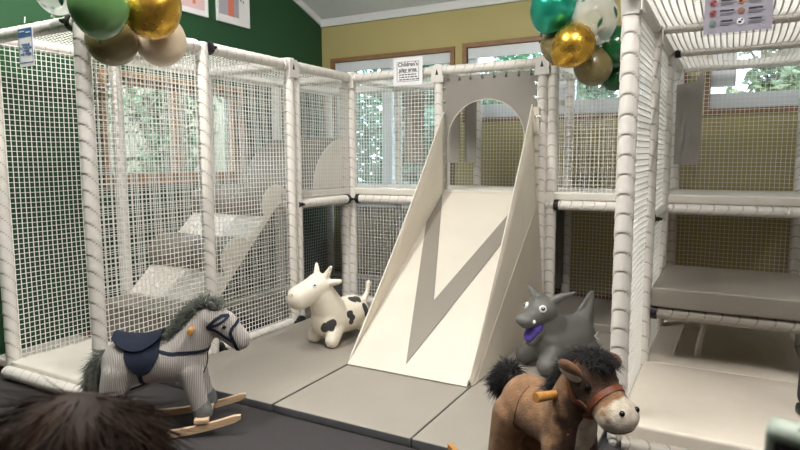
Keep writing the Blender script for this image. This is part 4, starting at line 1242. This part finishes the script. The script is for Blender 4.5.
# ------------------------------------------------------------------ people
def person(name, loc, rz, hgt, label, skin, hair_rgb, top_rgb, leg_rgb, arms, hair_style, vox=.011):
    """standing figure facing +x, built in proportions of its height; arms = [(elbow, wrist, palm direction)] right then left"""
    R = empty(name, loc, rz, label, 'person'); k = hgt
    hh = k / 7.5 if k > 1.4 else k / 6.2
    zs = k - hh                                    # chin
    ms = mat(name + '_skin', skin, .55, var=.06)
    S = lambda *a: tuple(v * k for v in a)
    sh = [('e', (0, 0, k - hh * .5), (hh * .46, hh * .38, hh * .5)), ('c', (.0, 0, k - hh * .8), hh * .24, (-.01 * k, 0, k * .81), hh * .24),
          ('e', (hh * .32, 0, k - hh * .78), (hh * .16, hh * .2, hh * .17)), ('e', (hh * .47, 0, k - hh * .55), (hh * .09, hh * .07, hh * .1)),
          ('c', S(0, .0, .78), .075 * k, S(0, 0, .56), .075 * k), ('c', S(0, -.075, .79), .045 * k, S(0, .075, .79), .045 * k), ('e', S(0, 0, .53), S(.07, .09, .06))]
    for y in (-1, 1):
        sh.append(('e', (-.02 * hh, y * hh * .4, k - hh * .52), (hh * .09, hh * .05, hh * .14)))
        sh += [('c', S(0, y * .05, .51), .052 * k, S(.008, y * .055, .28), .036 * k), ('c', S(.008, y * .055, .28), .036 * k, S(-.008, y * .058, .05), .022 * k),
               ('c', S(-.01, y * .058, .025), .022 * k, S(.075, y * .065, .018), .017 * k)]
    for y, (el, wr_, pd) in zip((-1, 1), arms):
        shd = Vector(S(0, y * .105, .79)); el = Vector(el) * k; wr_ = Vector(wr_) * k; pd = Vector(pd).normalized()
        sh += [('c', tuple(shd), .035 * k, tuple(el), .026 * k), ('c', tuple(el), .026 * k, tuple(wr_), .018 * k)]
        palm = wr_ + pd * .045 * k
        sh.append(('c', tuple(wr_), .016 * k, tuple(palm), .019 * k))
        sd_ = pd.cross(Vector((0, 0, 1))); sd_ = sd_.normalized() if sd_.length > .1 else Vector((1, 0, 0)); dn = pd.cross(sd_)
        for f in range(4):
            o = palm + sd_ * (f - 1.5) * .0105 * k; ln_ = (.045, .05, .046, .036)[f] * k
            m1 = o + pd * ln_ * .55; m2 = m1 + (pd * .6 + dn * .5 * (1 if dn.z < 0 else -1)).normalized() * ln_ * .5
            sh += [('c', tuple(o), .0062 * k, tuple(m1), .0056 * k), ('c', tuple(m1), .0056 * k, tuple(m2), .0046 * k)]
        th = wr_ + pd * .02 * k + sd_ * .016 * k; th2 = th + (pd * .7 + sd_ * .8).normalized() * .03 * k
        sh.append(('c', tuple(th), .0072 * k, tuple(th2), .0056 * k))
    body = blob(sh, vox * .62, 3)
    add('body', body, ms, R)
    for y in (-1, 1):
        b = MB(); b.ball((hh * .41, y * hh * .17, k - hh * .5), hh * .055, 12); e_ = add('eye', b.mesh('eye', True), M['paper'], R)
        b = MB(); b.ball((hh * .45, y * hh * .17, k - hh * .5), hh * .03, 10); add('pupil', b.mesh('p', True), M['gloss_black'], e_)
    b = MB(); b.ball((hh * .45, 0, k - hh * .83), (hh * .03, hh * .1, hh * .03), 12); add('lips', b.mesh('lips', True), mat(name + '_lips', (176, 104, 96), .5, var=.05), R)
    c = [('c', S(0, 0, .775), .083 * k, S(0, 0, .52), .088 * k), ('c', S(0, -.085, .79), .05 * k, S(0, .085, .79), .05 * k)]
    for y, (el, wr_, pd) in zip((-1, 1), arms):
        el = Vector(el) * k; wv = Vector(wr_) * k
        c += [('c', S(0, y * .105, .79), .043 * k, tuple(el), .035 * k), ('c', tuple(el), .035 * k, tuple(el.lerp(wv, .85)), .027 * k)]
    add('jumper', blob(c, .012, 3), mat(name + '_knit', top_rgb, .9, var=.1, scale=30, bump=.3, bscale=120), R)
    c = [('e', S(0, 0, .52), S(.08, .1, .06))]
    for y in (-1, 1):
        c += [('c', S(0, y * .05, .51), .062 * k, S(.008, y * .056, .28), .046 * k), ('c', S(.008, y * .056, .28), .046 * k, S(-.008, y * .058, .07), .036 * k)]
    add('trousers', blob(c, .012, 3), mat(name + '_denim', leg_rgb, .85, var=.15, scale=40), R)
    for y in (-1, 1):
        b = MB(); b.box(S(.035, y * .062, .0225), S(.15, .056, .045), bev=.02 * k); add('shoe', b.mesh('shoe', True), M['black'], R)
    # hair: cap and loose strands
    hm = mat(name + '_hair', hair_rgb, .6, rgb2=tuple(int(v * .5) for v in hair_rgb), scale=22, stretch=(1, 1, .3), spec=.12)
    HC = Vector((-.06 * hh, 0, k - hh * .44))
    caps = [('e', tuple(HC), (hh * .49, hh * .45, hh * .50)), ('e', (-.16 * hh, 0, k - hh * .6), (hh * .42, hh * .43, hh * .42))]
    if hair_style == 'bun': caps.append(('e', (-.16 * hh, hh * .62, k - hh * .42), (hh * .2, hh * .25, hh * .2)))
    hme = blob(caps, .009, 4)
    # keep the face clear
    bm = bmesh.new(); bm.from_mesh(hme)
    bmesh.ops.delete(bm, geom=[f for f in bm.faces if f.calc_center_median().x > hh * .22 and f.calc_center_median().z < k - hh * .28], context='FACES')
    bm.to_mesh(hme); bm.free()
    h = add('hair', hme, hm, R)
    cand = [v for v in hme.vertices]
    roots = []
    for _ in range(5200):
        v = random.choice(cand); n_ = v.normal
        ctr = v.co - HC
        fl = Vector((-ctr.y * .25 - .15, ctr.x * .25 + ctr.y * 1.0, -.55)) 
        fl = (fl - n_ * fl.dot(n_)).normalized()
        roots.append((v.co - n_ * .003, fl + n_ * .05 + Vector((random.gauss(0, .1), random.gauss(0, .1), 0)), 1.0))
    add('hair_strands', fluff(roots, hh * .36, .0011, 4, .07, .05), hm, h)
    return R
person('person', (-.565, .350, 0), math.radians(95), 1.158, 'small person with tousled brown hair in the near left corner, seen from behind', (226, 178, 150), (42, 27, 17), (110, 120, 150), (60, 70, 96),
       [((.02, -.15, .64), (.08, -.145, .53), (.3, 0, -1)), ((.02, .15, .64), (.08, .145, .53), (.3, 0, -1))], 'short', .008)
person('person', (.426, 3.351, .15), math.radians(29), 1.36, 'person with brown hair standing at the right edge inside the play tower', (222, 172, 146), (62, 42, 32), (60, 62, 70), (50, 52, 60),
       [((.02, -.135, .64), (.06, -.13, .54), (.3, 0, -1)), ((.02, .135, .64), (.06, .13, .54), (.3, 0, -1))], 'short', .009)
person('person', (.50, 1.10, 0), math.radians(209), 1.6, 'person in a dark jumper outside the right edge, holding up the sage green phone', (222, 172, 146), (62, 42, 32), (46, 48, 56), (50, 52, 60),
       [((.02, -.15, .64), (.06, -.145, .54), (.3, 0, -1)), ((.12, .16, .62), (.30, .19, .70), (1, .3, .1))], 'bun', .009)

# ------------------------------------------------------------------ phone in a sage case, held up at the lower right
PH = empty('phone', (.0318, .5099, 1.2043), 0, 'phone in a sage green case held up at the lower right edge', 'phone')
ex = Vector((0.4526, -0.0761, -0.0308)).normalized(); ez = Vector((-0.0874, -0.4559, 0.8752)); ez = (ez - ex * ez.dot(ex)).normalized(); ey = ez.cross(ex)
PH.rotation_euler = Matrix((ex, ey, ez)).transposed().to_euler()
sage = mat('sage_silicone', (138, 150, 139), .5, var=.04)
b = MB(); b.box((.075, .0, -.037), (.15, .022, .074), bev=.0085); add('case', b.mesh('case', True), sage, PH)
b = MB(); b.box((.075, -.0108, -.037), (.136, .0016, .060), bev=.0006); scn = add('screen', b.mesh('screen'), M['gloss_black'], PH)
b = MB(); b.box((.045, -.0118, -.03), (.03, .0006, .018)); add('screen_picture', b.mesh('pic'), M['orange_print'], scn)
b = MB(); b.cyl((.021, .0, -.0008), (.021, .0, .0004), .0017, n=12); add('microphone_hole', b.mesh('hole'), M['black'], PH)

# ------------------------------------------------------------------ view
vs_ = SC.view_settings
SC.display_settings.display_device = 'sRGB'
vs_.view_transform = 'Standard'; vs_.look = 'None'; vs_.gamma = 1; vs_.use_curve_mapping = False
vs_.exposure = EXPO
SC.cycles.use_denoising = True
SC.cycles.max_bounces = 8; SC.cycles.transparent_max_bounces = 24; SC.cycles.diffuse_bounces = 4
